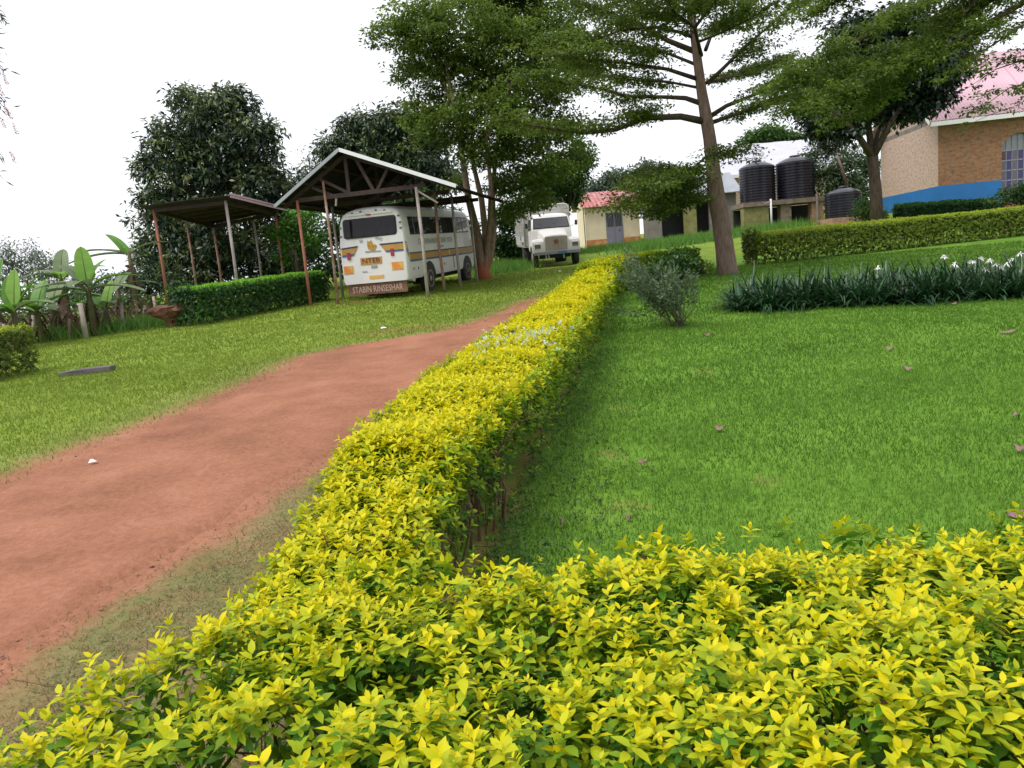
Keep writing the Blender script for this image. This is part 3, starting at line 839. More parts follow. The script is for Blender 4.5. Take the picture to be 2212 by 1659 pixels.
# --- clipped hedges further off
def far_hedge(name, label, line, width, height, n, sz, mat, s_top=.05, s_side=.45, group=None, stemn=40, top_share=.4, low_thin=.3, dshade=.1):
    cx, cy = np.mean(np.array(line), 0); o = gp(cx, cy)
    t = thing(name, label, 'hedge', o, group=group)
    P, Nn, where, top = hedge_points(line, width, height, n, top_share=top_share, rough=.03, base=.0)
    low = (~top) & (where > .5) & (RNG.uniform(0, 1, len(P)) < low_thin)
    P, Nn, where, top = P[~low], Nn[~low], where[~low], top[~low]
    U = unit(Nn * .8 + np.array([[0, 0, .5]]) + RNG.normal(0, .3, (len(P), 3)))
    L_ = sprig_leaves(P, U, RNG.uniform(.8, 1.2, len(P)) * sz, 3, np.where(top, s_top, s_side + .3 * where * RNG.uniform(-.6, 1, len(P))), dshade)
    lv = Leaves(); lv.diamonds(*L_)
    # inner leaves so that the body is closed
    Pi, Ni, wi, ti = hedge_points(line, width * .72, height * .86, int(n * .5), top_share=.35, rough=.02)
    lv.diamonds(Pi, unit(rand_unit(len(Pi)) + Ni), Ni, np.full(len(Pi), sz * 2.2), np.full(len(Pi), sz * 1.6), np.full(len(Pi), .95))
    link('foliage', lv.mesh('foliage', o), mat, t, kind='stuff')
    stems(line, width * .8, height * .9, stemn, .012, t, o)
    return t
far_hedge('clipped_hedge', 'clipped green box hedge with bright top beside the open shelters', [(-8.95, 21.9), (-6.75, 28.0)], 1.15, 1.05, 6000, .06, M['hedge_green'], .0, .55)
far_hedge('clipped_hedge', 'short yellow topped hedge cut off by the left picture edge', [(-8.75, 13.75), (-13, 14.3)], 1.25, .86, 3800, .055, M['hedge_olive'], .0, .5)
far_hedge('clipped_hedge', 'long low clipped hedge behind the lawn right of the tall tree', [(8.6, 26.9), (14, 28.6), (20.5, 30.4), (23.2, 31.5)], 1.0, 1.06, 9500, .075, M['hedge_olive'], .05, .35, stemn=90, low_thin=.35)

# ------------------------------------------------------------------ grass
def in_hedges(x, y):
    d = np.abs(x - dh_x(np.clip(y, 2.5, 23.4))) < .33
    d &= (y > 2.5) & (y < 23.5)
    d |= (y < 2.45) & (x > -1.0)
    return d
def blades(name, label, mat, x, y, L, W, lean=.45, r=None):
    n = len(x); z = gz(x, y) + np.where((np.abs(x) < 14) & (y < 30), .012 * np.sin(x * 3.1 + np.sin(y * 2.3)) * np.cos(y * 2.7 + x), 0) - .003
    D = unit(np.concatenate([RNG.normal(0, lean, (n, 2)), np.ones((n, 1))], 1))
    lv = Leaves(); lv.blades(np.stack([x, y, z], 1), D, L, W, RNG.beta(2, 2, n) if r is None else r)
    o = link(name, lv.mesh(name), mat, None, kind='stuff', label=label, category='grass')
    return o
def patchy(x, y, f=1.0):
    return .5 + .25 * np.sin(x * 1.7 * f + 1.3 * np.sin(y * 1.1 * f)) + .25 * np.sin(y * 2.3 * f + 1.7 * np.sin(x * 1.9 * f + 1))
bare_spots = [(2.15, 8.5, .3), (.72, 5.6, .3), (.98, 7.1, .33), (.55, 4.5, .3), (1.5, 4.7, .25)]
# right lawn
xa, ya, La, Wa = [], [], [], []
for (y0, y1, dens, L, W) in [(2.4, 5, 5200, .042, .0055), (5, 8, 3000, .045, .008), (8, 13, 1300, .05, .013), (13, 19, 520, .06, .02), (19, 27, 200, .075, .035)]:
    xmax = 9.5 if y1 < 14 else 20
    w = min(.72 * y1 + .6, xmax) + .7
    n = int(dens * (y1 - y0) * w)
    y = RNG.uniform(y0, y1, n); x = -.4 + RNG.uniform(0, w + 1.5, n) + np.minimum(dh_x(y), 3) * 1.0
    k = (x < .72 * y + .5) & (x > dh_x(y) + .3)
    for bx, by, br in bare_spots:
        k &= ~(((x - bx) ** 2 + ((y - by) / 1.2) ** 2 < (br * .8) ** 2) & (RNG.uniform(0, 1, n) < .35))
    k &= ~((x < dh_x(y) + .50) & (RNG.uniform(0, 1, n) < .5))
    xa.append(x[k]); ya.append(y[k]); La.append(RNG.uniform(.6, 1.3, k.sum()) * L); Wa.append(np.full(k.sum(), W))
x, y = np.concatenate(xa), np.concatenate(ya)
blades('lawn_grass', 'lush short green lawn right of the long golden hedge', M['grass_r'], x, y, np.concatenate(La), np.concatenate(Wa), .5,
       np.clip(RNG.beta(2, 2, len(x)) * .7 + .45 * (patchy(x, y) - .35), 0, 1))
# left lawn beyond the track
xa, ya, La, Wa = [], [], [], []
for (y0, y1, dens, L, W) in [(4, 8, 1500, .05, .009), (8, 14, 1000, .05, .012), (14, 21, 420, .055, .02), (21, 36, 150, .065, .035)]:
    n = int(dens * (y1 - y0) * (.75 * y1 + 6)); y = RNG.uniform(y0, y1, n); x = RNG.uniform(-.72 * y1 - .8, 6, n)
    td = track_dist(x, y)
    k = (x > -.72 * y - 1) & (x < np.where(y < 23, dh_x(y) - .3, 6)) & (td > -.12) & ~((td < .8) & (RNG.uniform(0, 1, n) > .12 + .9 * td / .8))
    k &= ~((y < 22) & (x > track_xs(y)[1] - .3))
    xa.append(x[k]); ya.append(y[k]); La.append(RNG.uniform(.6, 1.3, k.sum()) * L); Wa.append(np.full(k.sum(), W))
x, y, LL, WW = np.concatenate(xa), np.concatenate(ya), np.concatenate(La), np.concatenate(Wa)
tdx = track_dist(x, y); dr_k = RNG.uniform(0, 1, len(x)) > .1 + tdx / 1.5
dry_edge = (x[dr_k], y[dr_k], LL[dr_k] * .7, WW[dr_k] * .8)
x, y, LL, WW = x[~dr_k], y[~dr_k], LL[~dr_k], WW[~dr_k]
blades('verge_grass', 'yellowish green grass left of the red earth track', M['grass_l'], x, y, LL, WW, .5,
       np.clip(RNG.beta(2, 2, len(x)) * .45 + .15 + .45 * (patchy(x, y, .6) - .35), 0, 1))
# dry verge between track and hedges
n = 260000; y = .8 + 13.2 * RNG.uniform(0, 1, n) ** 1.6; x = RNG.uniform(-3, 1, n)
td = track_dist(x, y)
k = (x > track_xs(y)[1] - .25) & (x < np.where(y < 2.5, -.9, dh_x(y) - .3)) & ~((td < .35) & (RNG.uniform(0, 1, n) > .15 + td))
x, y = x[k], y[k]
LL = np.concatenate([RNG.uniform(.02, .055, len(x)), dry_edge[2]]); WW = np.concatenate([np.where(y < 6, .006, .010), dry_edge[3]])
x, y = np.concatenate([x, dry_edge[0]]), np.concatenate([y, dry_edge[1]])
blades('dry_grass', 'thin dry brownish grass along both edges of the red track', M['grass_d'], x, y, LL, WW, 1.7,
       np.clip(RNG.beta(2.2, 1.6, len(x)), 0, 1))
n = 1500; y = 3.3 + 7.5 * RNG.uniform(0, 1, n) ** 1.4; x = dh_x(y) + .34 + np.abs(RNG.normal(0, .34, n))
P = np.stack([x, y, gz(x, y) + .015], 1); lv = Leaves()
lv.diamonds(*sprig_leaves(P + np.array([[0, 0, .02]]), unit(np.array([[0, 0, 1.0]]) + RNG.normal(0, .4, P.shape)), RNG.uniform(.018, .034, n), 2, RNG.uniform(.2, .8, n), .1))
link('lawn_weeds', lv.mesh('lawn_weeds'), M['bush_green'], None, kind='stuff', label='low broad leaved weeds along the lawn foot of the long golden hedge', category='weeds')
n = 1800; y = RNG.uniform(2, 20, n); a_, b_2 = track_xs(y); t_ = RNG.beta(.8, .8, n); x = a_ + (b_2 - a_) * (t_ * 1.1 - .05)
z = gz(x, y) + .012; rad = .004 + .011 * RNG.uniform(0, 1, n) ** 4
oc = np.array([[1, 0, 0], [0, 1, 0], [-1, 0, 0], [0, -1, 0], [0, 0, .7], [0, 0, -.5]], float)
V = np.stack([x, y, z], 1)[:, None, :] + oc[None] * rad[:, None, None] * RNG.uniform(.6, 1.4, (n, 6, 1))
b0 = np.arange(n)[:, None] * 6
Fs = np.concatenate([b0 + np.array([[i, (i + 1) % 4, 4]]) for i in range(4)] + [b0 + np.array([[(i + 1) % 4, i, 5]]) for i in range(4)])
link('pebbles', np_mesh('pebbles', V.reshape(-1, 3), [Fs]), M['pebble'], None, kind='stuff', label='small stones and crumbs of earth strewn over the red track', category='pebbles')
# tall weeds along the banana grove and behind the hedge
def weeds(label, pts, n, L, W, spread, origin_z=0):
    base = resample(pts, 60); i = RNG.integers(0, 60, n)
    x = base[i, 0] + RNG.normal(0, spread, n); y = base[i, 1] + RNG.normal(0, spread, n)
    return blades('tall_grass', label, M['weed'], x, y, RNG.uniform(.5, 1.2, n) * L, W, .45)
weeds('tall soft weeds at the foot of the banana grove', [(-14.5, 20.5), (-12.3, 21.6), (-10.3, 23.6), (-9.4, 25.5)], 6000, .42, .03, .5)
weeds('tall weeds before the low grey building and the tank stand', [(7.2, 41), (11, 42), (16, 43)], 5000, .55, .05, .8)
weeds('tall grass before the cream hut and the low building', [(4.5, 47.5), (8, 46), (12, 43)], 3500, .45, .05, .9)
weeds('weeds between the bus shelter and the truck', [(-.2, 36), (.3, 40), (-2, 42)], 3000, .5, .05, .7)

# ------------------------------------------------------------------ trees
def clumps(lv, C, rad, per, L, W, flat=1.0, droop=.2, shade=.5, var=.28, outward=None):
    """leaf clumps round centres C"""
    n = len(C); rad = np.broadcast_to(rad, (n,))
    cs = np.clip(shade + RNG.normal(0, var * .7, n), 0, 1)
    i = np.repeat(np.arange(n), per); m = len(i)
    d = rand_unit(m) * (RNG.uniform(0, 1, m) ** .5)[:, None]; d[:, 2] *= flat
    P = C[i] + d * rad[i][:, None]
    D = unit(d + RNG.normal(0, .5, (m, 3)) * np.array([1, 1, .6]) - np.array([[0, 0, droop]]))
    Nn = unit(np.array([[0, 0, 1.0]]) + RNG.normal(0, .5, (m, 3)))
    lv.diamonds(P, D, Nn, RNG.uniform(.7, 1.25, m) * L, RNG.uniform(.8, 1.2, m) * W, np.clip(cs[i] + RNG.normal(0, .16, m), 0, 1))

def lobe_points(lobes, dens, flat_top=1.0, inner=.55):
    """points through the outer shell of ellipsoid lobes (centre, radii)"""
    out, ht = [], []
    for c, r in lobes:
        r = np.broadcast_to(np.asarray(r, float), (3,))
        n = max(4, int(dens * (r[0] * r[1] + r[1] * r[2] + r[0] * r[2]) * 4))
        d = rand_unit(n); t = RNG.uniform(inner, 1, n) ** .6
        w = 1 + .18 * np.sin(d[:, 0] * 7 + c[0]) * np.sin(d[:, 1] * 6 + c[1]) + .12 * np.sin(d[:, 2] * 9 + c[2])
        out.append(np.asarray(c) + d * (t * w)[:, None] * r); ht.append(d[:, 2] * t)
    return np.concatenate(out), np.concatenate(ht)

def crown_tree(name, label, base, trunk, lobes, mat, dens, clump_r, per, L, W, flat=.6, droop=.25, bark_m='bark_dark', limbs=None, group=None, cat='tree', shade=.42, var=.26, trunk_r=.2, inner=.55):
    """trunk: list of points; lobes: list of (centre, radius); limb tubes are run from the trunk top to the lobes"""
    base = np.array(base, float)
    t = thing(name, label, cat, base, group=group)
    pts = [np.array(p, float) - base for p in trunk]
    n = len(pts)
    rr = [trunk_r * (1.35 if i == 0 else 1 - .55 * i / max(1, n - 1)) for i in range(n)]
    MB().tube(pts, rr, 10).build('trunk', M[bark_m], t, smooth=True)
    for c, r in lobes:
        c = np.array(c, float) - base
        k = random.randint(max(0, n - 2), n - 1); s = pts[k]
        mid = s * .5 + c * .5 + np.array([random.gauss(0, .15), random.gauss(0, .15), -.12 * np.linalg.norm(c - s)])
        e = s + (c - s) * 1.05
        MB().tube([s, mid, e], [rr[k] * .55, rr[k] * .34, rr[k] * .1], 6).build('limb', M[bark_m], t, smooth=True)
    C, ht = lobe_points(lobes, dens, inner=inner)
    lv = Leaves()
    clumps(lv, C, clump_r * RNG.uniform(.7, 1.3, len(C)), per, L, W, flat, droop, np.clip(shade + .3 * ht, 0, 1), var)  # leaf tone rises toward each lobe top, painting light from above
    link('crown', lv.mesh('crown', base), mat, t, kind='stuff')
    return t

def L2(specs, Y, sc=1.0, depth=.8, dy=0.0):
    """lobes from picture positions (u, v, radius) at depth Y"""
    out = []
    for s in specs:
        u, v, r = s[:3]; yy = Y + (s[3] if len(s) > 3 else random.uniform(-1, 1) * .8) + dy
        R = r / FPX * yy
        out.append((at(u, v, yy), (R, R * depth, R * (s[4] if len(s) > 4 else .8))))
    return out

# big dark mango tree behind the shelters
b = gp(-15.2, 36)
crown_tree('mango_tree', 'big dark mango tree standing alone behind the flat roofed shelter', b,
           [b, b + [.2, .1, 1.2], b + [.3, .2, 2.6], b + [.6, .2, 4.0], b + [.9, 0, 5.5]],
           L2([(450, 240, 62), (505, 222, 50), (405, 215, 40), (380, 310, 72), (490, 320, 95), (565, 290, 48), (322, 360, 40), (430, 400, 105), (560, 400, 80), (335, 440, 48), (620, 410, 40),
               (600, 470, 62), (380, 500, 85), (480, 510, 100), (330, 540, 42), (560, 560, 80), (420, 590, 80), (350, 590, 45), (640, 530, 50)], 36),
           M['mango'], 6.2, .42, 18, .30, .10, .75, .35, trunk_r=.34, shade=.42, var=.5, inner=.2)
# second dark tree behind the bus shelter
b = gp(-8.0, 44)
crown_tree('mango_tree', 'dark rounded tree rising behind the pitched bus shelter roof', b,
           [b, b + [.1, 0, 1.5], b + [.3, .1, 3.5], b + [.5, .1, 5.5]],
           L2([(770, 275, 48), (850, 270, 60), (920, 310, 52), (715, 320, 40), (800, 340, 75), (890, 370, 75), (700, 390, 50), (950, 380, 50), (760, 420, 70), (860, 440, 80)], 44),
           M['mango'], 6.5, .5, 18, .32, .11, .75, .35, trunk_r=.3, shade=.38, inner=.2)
b = gp(-10.9, 43)
crown_tree('pale_tree', 'thin pale feathery tree between the two dark mango trees', b, [b, b + [0, 0, 2.5], b + [.2, 0, 5.5]],
           L2([(668, 335, 26), (690, 370, 34), (655, 380, 24), (700, 320, 20)], 43), M['pine'], 2.6, .35, 9, .16, .05, 1, .1, trunk_r=.12, shade=.5)

# multi-stemmed tree beside the bus shelter
tb = on_ground(1045, 603)
shed_tree = thing('shade_tree', 'leafy multi stemmed shade tree with red earth stained foot beside the bus shelter', 'tree', tb)
Y0 = tb[1]
def pl(pts, y0, y1):
    return [at(u, v, y0 + (y1 - y0) * i / (len(pts) - 1)) - tb for i, (u, v) in enumerate(pts)]
foot = [np.array([0, 0, -.1]), np.array([0, 0, .35])]
for pts, r, dy in [([(1040, 570), (1032, 510), (1012, 430), (1000, 350), (985, 250), (960, 120)], .20, -.3), ([(1052, 560), (1048, 500), (1040, 430), (1028, 380), (1010, 300), (1000, 180)], .17, .2),
                   ([(1058, 560), (1066, 500), (1064, 420), (1072, 320), (1100, 200)], .15, .6), ([(1050, 560), (1058, 480), (1060, 400), (1050, 300), (1120, 150)], .12, -.7)]:
    MB().tube([np.array([.02, 0, -.1]), np.array([.0, 0, .3])] + pl(pts, Y0, Y0 + dy * 3), [r * 1.9, r * 1.45] + [r * (1 - .14 * i) for i in range(len(pts))], 9).build('trunk', M['bark_stem'], shed_tree, smooth=True)
lob = []
for (u, v, r, dy) in [(850, 70, 55, 0), (905, 40, 70, -1), (930, 120, 75, 0), (1000, 60, 95, -1.5), (880, 160, 40, 1), (1000, 170, 90, 0), (1090, 110, 110, -1), (1100, 20, 100, 1), (1180, 70, 100, 0), (920, 225, 55, .5), (960, 275, 75, -.5),
                      (1060, 240, 95, -1.5), (1150, 200, 90, 0), (1215, 160, 70, 1), (1050, 330, 65, -1), (1130, 310, 75, -.5), (1200, 280, 65, .5), (1180, 370, 60, -.8), (1110, 390, 60, 1), (1240, 340, 45, .5), (1150, 430, 45, 0), (1010, -40, 90, 0), (1130, -50, 110, 0), (905, 260, 40, 1), (985, 395, 28, .8), (1085, 405, 36, 1.2), (1105, 455, 40, .5)]:
    R = r / FPX * Y0; lob.append((at(u, v, Y0 + dy), (R * 1.05, R, R * .62)))
lv = Leaves(); C, ht = lobe_points(lob, 7.6, inner=.2)
clumps(lv, C, .38 * RNG.uniform(.7, 1.3, len(C)), 18, .18, .085, .42, .25, np.clip(.45 + .3 * ht, 0, 1), .3)  # paler lobe tops: overhead light put into the leaf tone
link('crown', lv.mesh('crown', tb), M['tree_green'], shed_tree, kind='stuff')
for (u, v, r, dy) in [(905, 40, 70, -1), (960, 275, 75, -.5), (1150, 200, 90, 0), (1090, 110, 110, -1), (1180, 370, 60, -.8), (1215, 160, 70, 1)]:
    e = at(u, v, Y0 + dy) - tb; s = at(1010, 330, Y0) - tb
    MB().tube([s, (s + e) / 2 + np.array([0, 0, .3]), e], [.09, .06, .02], 6).build('limb', M['bark_stem'], shed_tree, smooth=True)

# the tall tiered tree in the middle
cb = on_ground(1572, 592)
mid_tree = thing('tiered_tree', 'tall tree with pinkish trunk and flat tiered branches standing on the lawn', 'tree', cb)
YC = cb[1]
tr = [(1577, 606, 36), (1571, 585, 29), (1566, 540, 26), (1556, 470, 24.5), (1548, 430, 24.5), (1541, 370, 20), (1533, 300, 17.5), (1526, 258, 17), (1516, 200, 14), (1508, 140, 12.5), (1500, 80, 11), (1493, 10, 9), (1484, -80, 7), (1478, -180, 4.5)]
MB().tube([at(u, v, YC) - cb for u, v, r in tr], [r * .76 / FPX * YC for u, v, r in tr], 14).build('trunk', M['bark_pink'], mid_tree, smooth=True)
limbs_mid = [  # picture polyline, depth change at the tip, start radius
    ([(1518, 262), (1470, 252), (1392, 255), (1330, 280), (1262, 288), (1180, 276), (1090, 262)], -2.5, .15),
    ([(1510, 222), (1480, 212), (1443, 210), (1355, 208), (1282, 188), (1200, 176), (1120, 170)], 1.5, .11),
    ([(1504, 170), (1443, 150), (1355, 136), (1282, 132), (1200, 118)], -3, .09),
    ([(1504, 113), (1443, 88), (1385, 55), (1330, 33), (1260, 5), (1180, -20)], 2.5, .12),
    ([(1497, 80), (1470, 70), (1415, 58), (1340, 66), (1250, 100), (1180, 90)], -1.5, .08),
    ([(1494, 30), (1440, 0), (1370, -25), (1280, -40)], -3, .08),
    ([(1536, 250), (1570, 228), (1610, 212), (1690, 180), (1790, 168), (1840, 160)], -2, .10),
    ([(1540, 264), (1610, 240), (1690, 215), (1740, 205)], 2.5, .09),
    ([(1528, 180), (1560, 150), (1600, 110), (1650, 66), (1720, 4), (1760, -30)], -1, .09),
    ([(1524, 108), (1540, 66), (1580, 40), (1640, -10)], 2, .08),
    ([(1522, 180), (1560, 172), (1620, 150), (1680, 130)], 3, .07),
    ([(1515, 120), (1500, 60), (1450, 20), (1430, -30)], -4, .08),
    ([(1530, 335), (1500, 360), (1450, 398), (1400, 425), (1350, 452)], -2.5, .05),
    ([(1538, 360), (1500, 372), (1440, 372), (1380, 385)], 1.5, .05),
    ([(1546, 330), (1572, 335), (1600, 350)], -1.5, .04),
    ([(1540, 385), (1490, 412), (1430, 436), (1390, 450)], -1.5, .04),
    ([(1538, 400), (1500, 425), (1460, 450)], 1.0, .03),
    ([(1542, 395), (1500, 440), (1450, 462), (1410, 470)], -1.0, .03),
    ([(1536, 370), (1480, 400), (1420, 440)], 2.0, .03),
    ([(1536, 350), (1470, 380), (1430, 398), (1390, 410)], -3.0, .04),
    ([(1500, 60), (1540, 10), (1560, -40)], -4, .07),
    ([(1504, 140), (1450, 118), (1380, 100), (1300, 95), (1230, 70)], 3.5, .07),
    ([(1497, 50), (1430, 30), (1350, 0), (1260, -20)], 3.0, .07),
    ([(1492, 0), (1440, -40), (1330, -60)], 0, .07),
    ([(1512, 190), (1440, 176), (1360, 172), (1290, 160), (1230, 140)], 4, .06),
    ([(1510, 90), (1560, 70), (1620, 40), (1700, -10)], -3, .06),
    ([(1500, 20), (1550, -20), (1620, -50)], 1, .06),
]
pads = []; tw = MB()
for pts, dy, r in limbs_mid:
    n = len(pts)
    P = [at(u, v, YC + dy * (i / (n - 1)) ** 1.2) for i, (u, v) in enumerate(pts)]
    MB().tube([p - cb for p in P], [r * .75 * (1 - .85 * i / (n - 1)) for i in range(n)], 7).build('limb', M['bark_dark'], mid_tree, smooth=True)
    PP = resample(np.array(P), 40); seglen = np.linalg.norm(PP[-1] - PP[0])
    m = int(seglen * 10.5)
    for k in range(m):
        i = random.randint(8, 39); t = i / 39
        d = PP[min(i + 1, 39)] - PP[max(i - 1, 0)]; d[2] *= .2; d = d / max(1e-6, np.linalg.norm(d))
        sd = np.array([-d[1], d[0], 0]) * random.choice((-1, 1))
        ln = random.uniform(.5, 1.5) * (1.15 - .5 * t)
        e = PP[i] + (d * random.uniform(.3, .9) + sd * random.uniform(.4, 1)) * ln + np.array([0, 0, random.uniform(-.02, .22)])
        mid = (PP[i] + e) / 2 + np.array([0, 0, .05])
        tw.tube([PP[i] - cb, mid - cb, e - cb], [.014, .01, .004], 4, False)
        for q in np.linspace(.3, 1, max(2, int(ln * 3.6))):
            pads.append(PP[i] * (1 - q) + e * q + np.array([random.gauss(0, .09), random.gauss(0, .12), random.gauss(.02, .05)]))
tw.build('twigs', M['bark_dark'], mid_tree, kind='stuff')
pads = np.array(pads)
lv = Leaves(); clumps(lv, pads, RNG.uniform(.2, .48, len(pads)), 19, .115, .058, .32, .12, .45, .34)
link('crown', lv.mesh('crown', cb), M['terminalia'], mid_tree, kind='stuff')

# dark glossy tree before the brick hall
db = at(1894, 452, 33.5); db[2] = float(gz(db[0], db[1]))
fig = thing('broadleaf_tree', 'dark glossy broadleaf tree with forked trunk before the brick hall', 'tree', db)
Yf = 33.5
fk = at(1884, 338, Yf)
MB().tube([db - db + [0, 0, -.1], at(1892, 420, Yf) - db, at(1889, 380, Yf) - db, fk - db], [.30, .25, .23, .24], 10).build('trunk', M['bark_dark'], fig, smooth=True)
for pts, r, dy in [([(1884, 340), (1852, 290), (1805, 245), (1760, 200)], .14, -.6), ([(1884, 340), (1876, 270), (1898, 200), (1920, 120)], .15, .5), ([(1886, 340), (1925, 262), (1985, 180), (2040, 110)], .14, -.3), ([(1884, 340), (1896, 285), (1940, 230), (1970, 200)], .11, 1.2)]:
    n = len(pts); MB().tube([at(u, v, Yf + dy * i) - db for i, (u, v) in enumerate(pts)], [r * (1.1 - .26 * i) for i in range(n)], 8).build('limb', M['bark_dark'], fig, smooth=True)
lob = L2([(1790, 240, 62), (1750, 205, 50), (1850, 225, 60), (1900, 150, 75), (1980, 130, 70), (2040, 150, 50), (1985, 215, 55), (1930, 235, 45), (2030, 190, 40), (1840, 150, 70), (1950, 60, 70), (2060, 90, 45), (1860, 80, 70), (1775, 270, 34), (1830, 280, 34)], Yf, dy=0)
C, ht = lobe_points(lob, 9.0, inner=.2)
lv = Leaves(); clumps(lv, C, .40, 16, .25, .125, .8, .5, .4 + .2 * ht, .3); link('crown', lv.mesh('crown', db), M['fig'], fig, kind='stuff')  # lobe tops toned lighter, top light put into leaf colour
of = at(1958, 140, Yf - 1.6)
for k, (u, v) in enumerate([(2040, 100), (2052, 92), (2028, 112)]):
    c = at(2010 + (u - 2040), v + 10, Yf - 1.8) - db
    lvk = Leaves(); lvk.diamonds(np.repeat(c[None], 6, 0), rand_unit(6), rand_unit(6), .2, .09, .5)
    link('flower', lvk.mesh('flower'), M['yellow_petal'], fig)

# spreading tree on the right whose trunk stands outside the picture
rb = gp(16.8, 18.2)
right_tree = thing('spreading_tree', 'light green spreading branches reaching in from the upper right edge', 'tree', rb)
YR = 18.2
MB().tube([np.array([0, 0, -.1]), np.array([0, 0, 1.5]), np.array([-.1, .1, 4.0]), np.array([-.2, .1, 7.0]), np.array([-.2, .2, 10.5])], [.42, .33, .27, .2, .08], 12).build('trunk', M['bark_pink'], right_tree, smooth=True)
top_ = rb + np.array([-.15, .1, 5.2])
pads = []; tw = MB()
for pts, dy, r, dens in [([(2300, -190), (2120, -60), (2000, 9), (1880, 75), (1763, 128), (1660, 215)], -1.5, .12, 1), ([(2300, -120), (2100, 30), (1941, 119), (1840, 145), (1733, 170)], 1.5, .09, 1.1),
                         ([(2320, -60), (2120, 60), (1990, 130), (1852, 190), (1780, 215), (1730, 235)], -2, .09, 1), ([(2300, -220), (2100, -130), (1960, -60), (1850, -20), (1760, 30)], 1, .1, 1.1),
                         ([(2300, -150), (2150, -40), (2050, 60), (1940, 190), (1850, 250)], -.5, .08, 1.0), ([(2320, 0), (2200, 60), (2110, 120), (2080, 160)], -1.5, .05, .28),
                         ([(2330, 60), (2240, 120), (2150, 150), (2090, 190)], .5, .04, .16), ([(2340, 100), (2270, 170), (2180, 190), (2110, 240)], -1, .04, .16), ([(2330, 90), (2260, 140), (2210, 220), (2180, 235)], 1, .035, .14), ([(2300, -200), (2200, -80), (2150, 10), (2090, 60)], 1, .05, .3)]:
    n = len(pts); P = [at(u, v, YR + dy * i / (n - 1)) for i, (u, v) in enumerate(pts)]
    P = [top_ + np.array([0, 0, random.uniform(-1.0, 2.0)])] + P; n += 1
    MB().tube([p - rb for p in P], [r * .72 * (1.3 - 1.2 * i / (n - 1)) for i in range(n)], 7).build('limb', M['bark_dark'], right_tree, smooth=True)
    PP = resample(np.array(P), 50)
    for k in range(int(120 * dens)):
        i = random.randint(14, 49); d = PP[min(i + 1, 49)] - PP[max(i - 1, 0)]; d[2] *= .4; d = d / max(1e-6, np.linalg.norm(d))
        sd = np.array([-d[1], d[0], 0]) * random.choice((-1, 1)); ln = random.uniform(.3, 1.0)
        e = PP[i] + (d * random.uniform(.4, 1) + sd * random.uniform(.2, .9)) * ln + np.array([0, 0, random.uniform(-.25, .25)])
        tw.tube([PP[i] - rb, (PP[i] + e) / 2 - rb + [0, 0, .03], e - rb], [.008, .006, .003], 4, False)
        for q in np.linspace(.25, 1, max(2, int(ln * (5 if dens >= 1 else 3)))):
            pads.append(PP[i] * (1 - q) + e * q + RNG.normal(0, .06, 3))
tw.build('twigs', M['bark_dark'], right_tree, kind='stuff')
pads = np.array(pads); lv = Leaves(); clumps(lv, pads, RNG.uniform(.14, .30, len(pads)), 22, .10, .048, .35, .15, .5, .3)
link('crown', lv.mesh('crown', rb), M['terminalia'], right_tree, kind='stuff')

# bottlebrush at the left edge, trunk outside the picture
bb = gp(-10.2, 11.0)
bott = thing('bottlebrush_tree', 'drooping bottlebrush twigs with red flower spikes at the left picture edge', 'tree', bb)
MB().tube([np.array([0, 0, -.1]), np.array([.1, 0, 2.0]), np.array([.2, .1, 4.0]), np.array([.3, .1, 6.2])], [.16, .13, .1, .04], 9).build('trunk', M['bark_dark'], bott, smooth=True)
lv = Leaves(); tw = MB(); red = []
for k in range(90):
    v = random.uniform(-40, 400); u = random.uniform(-190, 34 - 22 * abs(v - 180) / 200)
    e = at(u, v, 11 + random.uniform(-1.2, 1.2)); s = bb + np.array([.25, .1, 5.6]); s = s + (e - s) * .35 + np.array([0, 0, .4])
    s2 = e + np.array([-.35, 0, .55]) * random.uniform(.6, 1.3)
    tw.tube([s - bb, s2 - bb, e - bb], [.012, .008, .003], 4, False)
    PP = resample(np.array([s2, e]), 26); C = PP + RNG.normal(0, .03, PP.shape)
    n = len(C); lv.diamonds(C, unit(rand_unit(n) + np.array([[.2, 0, -.9]])), rand_unit(n), RNG.uniform(.09, .15, n), .02, RNG.uniform(0, 1, n))
    if 120 < v < 310 and random.random() < .6:
        red.append(e)
tw.build('twigs', M['bark_dark'], bott, kind='stuff')
link('crown', lv.mesh('crown', bb), M['bottle_leaf'], bott, kind='stuff')
for e in red + [at(12, 172, 10.6), at(2, 195, 10.8), at(20, 245, 10.6), at(33, 278, 10.5), at(6, 265, 10.7), at(28, 340, 10.5)]:
    l2 = Leaves(); n = 60; c = e + np.array([[-.02, 0, .09]]) * np.linspace(-.8, .8, n)[:, None]
    a = RNG.uniform(0, 6.28, n); D = np.stack([np.cos(a), np.sin(a), 0 * a + .1], 1)
    l2.diamonds(c, D, rand_unit(n), .03, .007, RNG.uniform(0, 1, n)); link('flower_spike', l2.mesh('flower_spike', bb), M['red_petal'], bott)

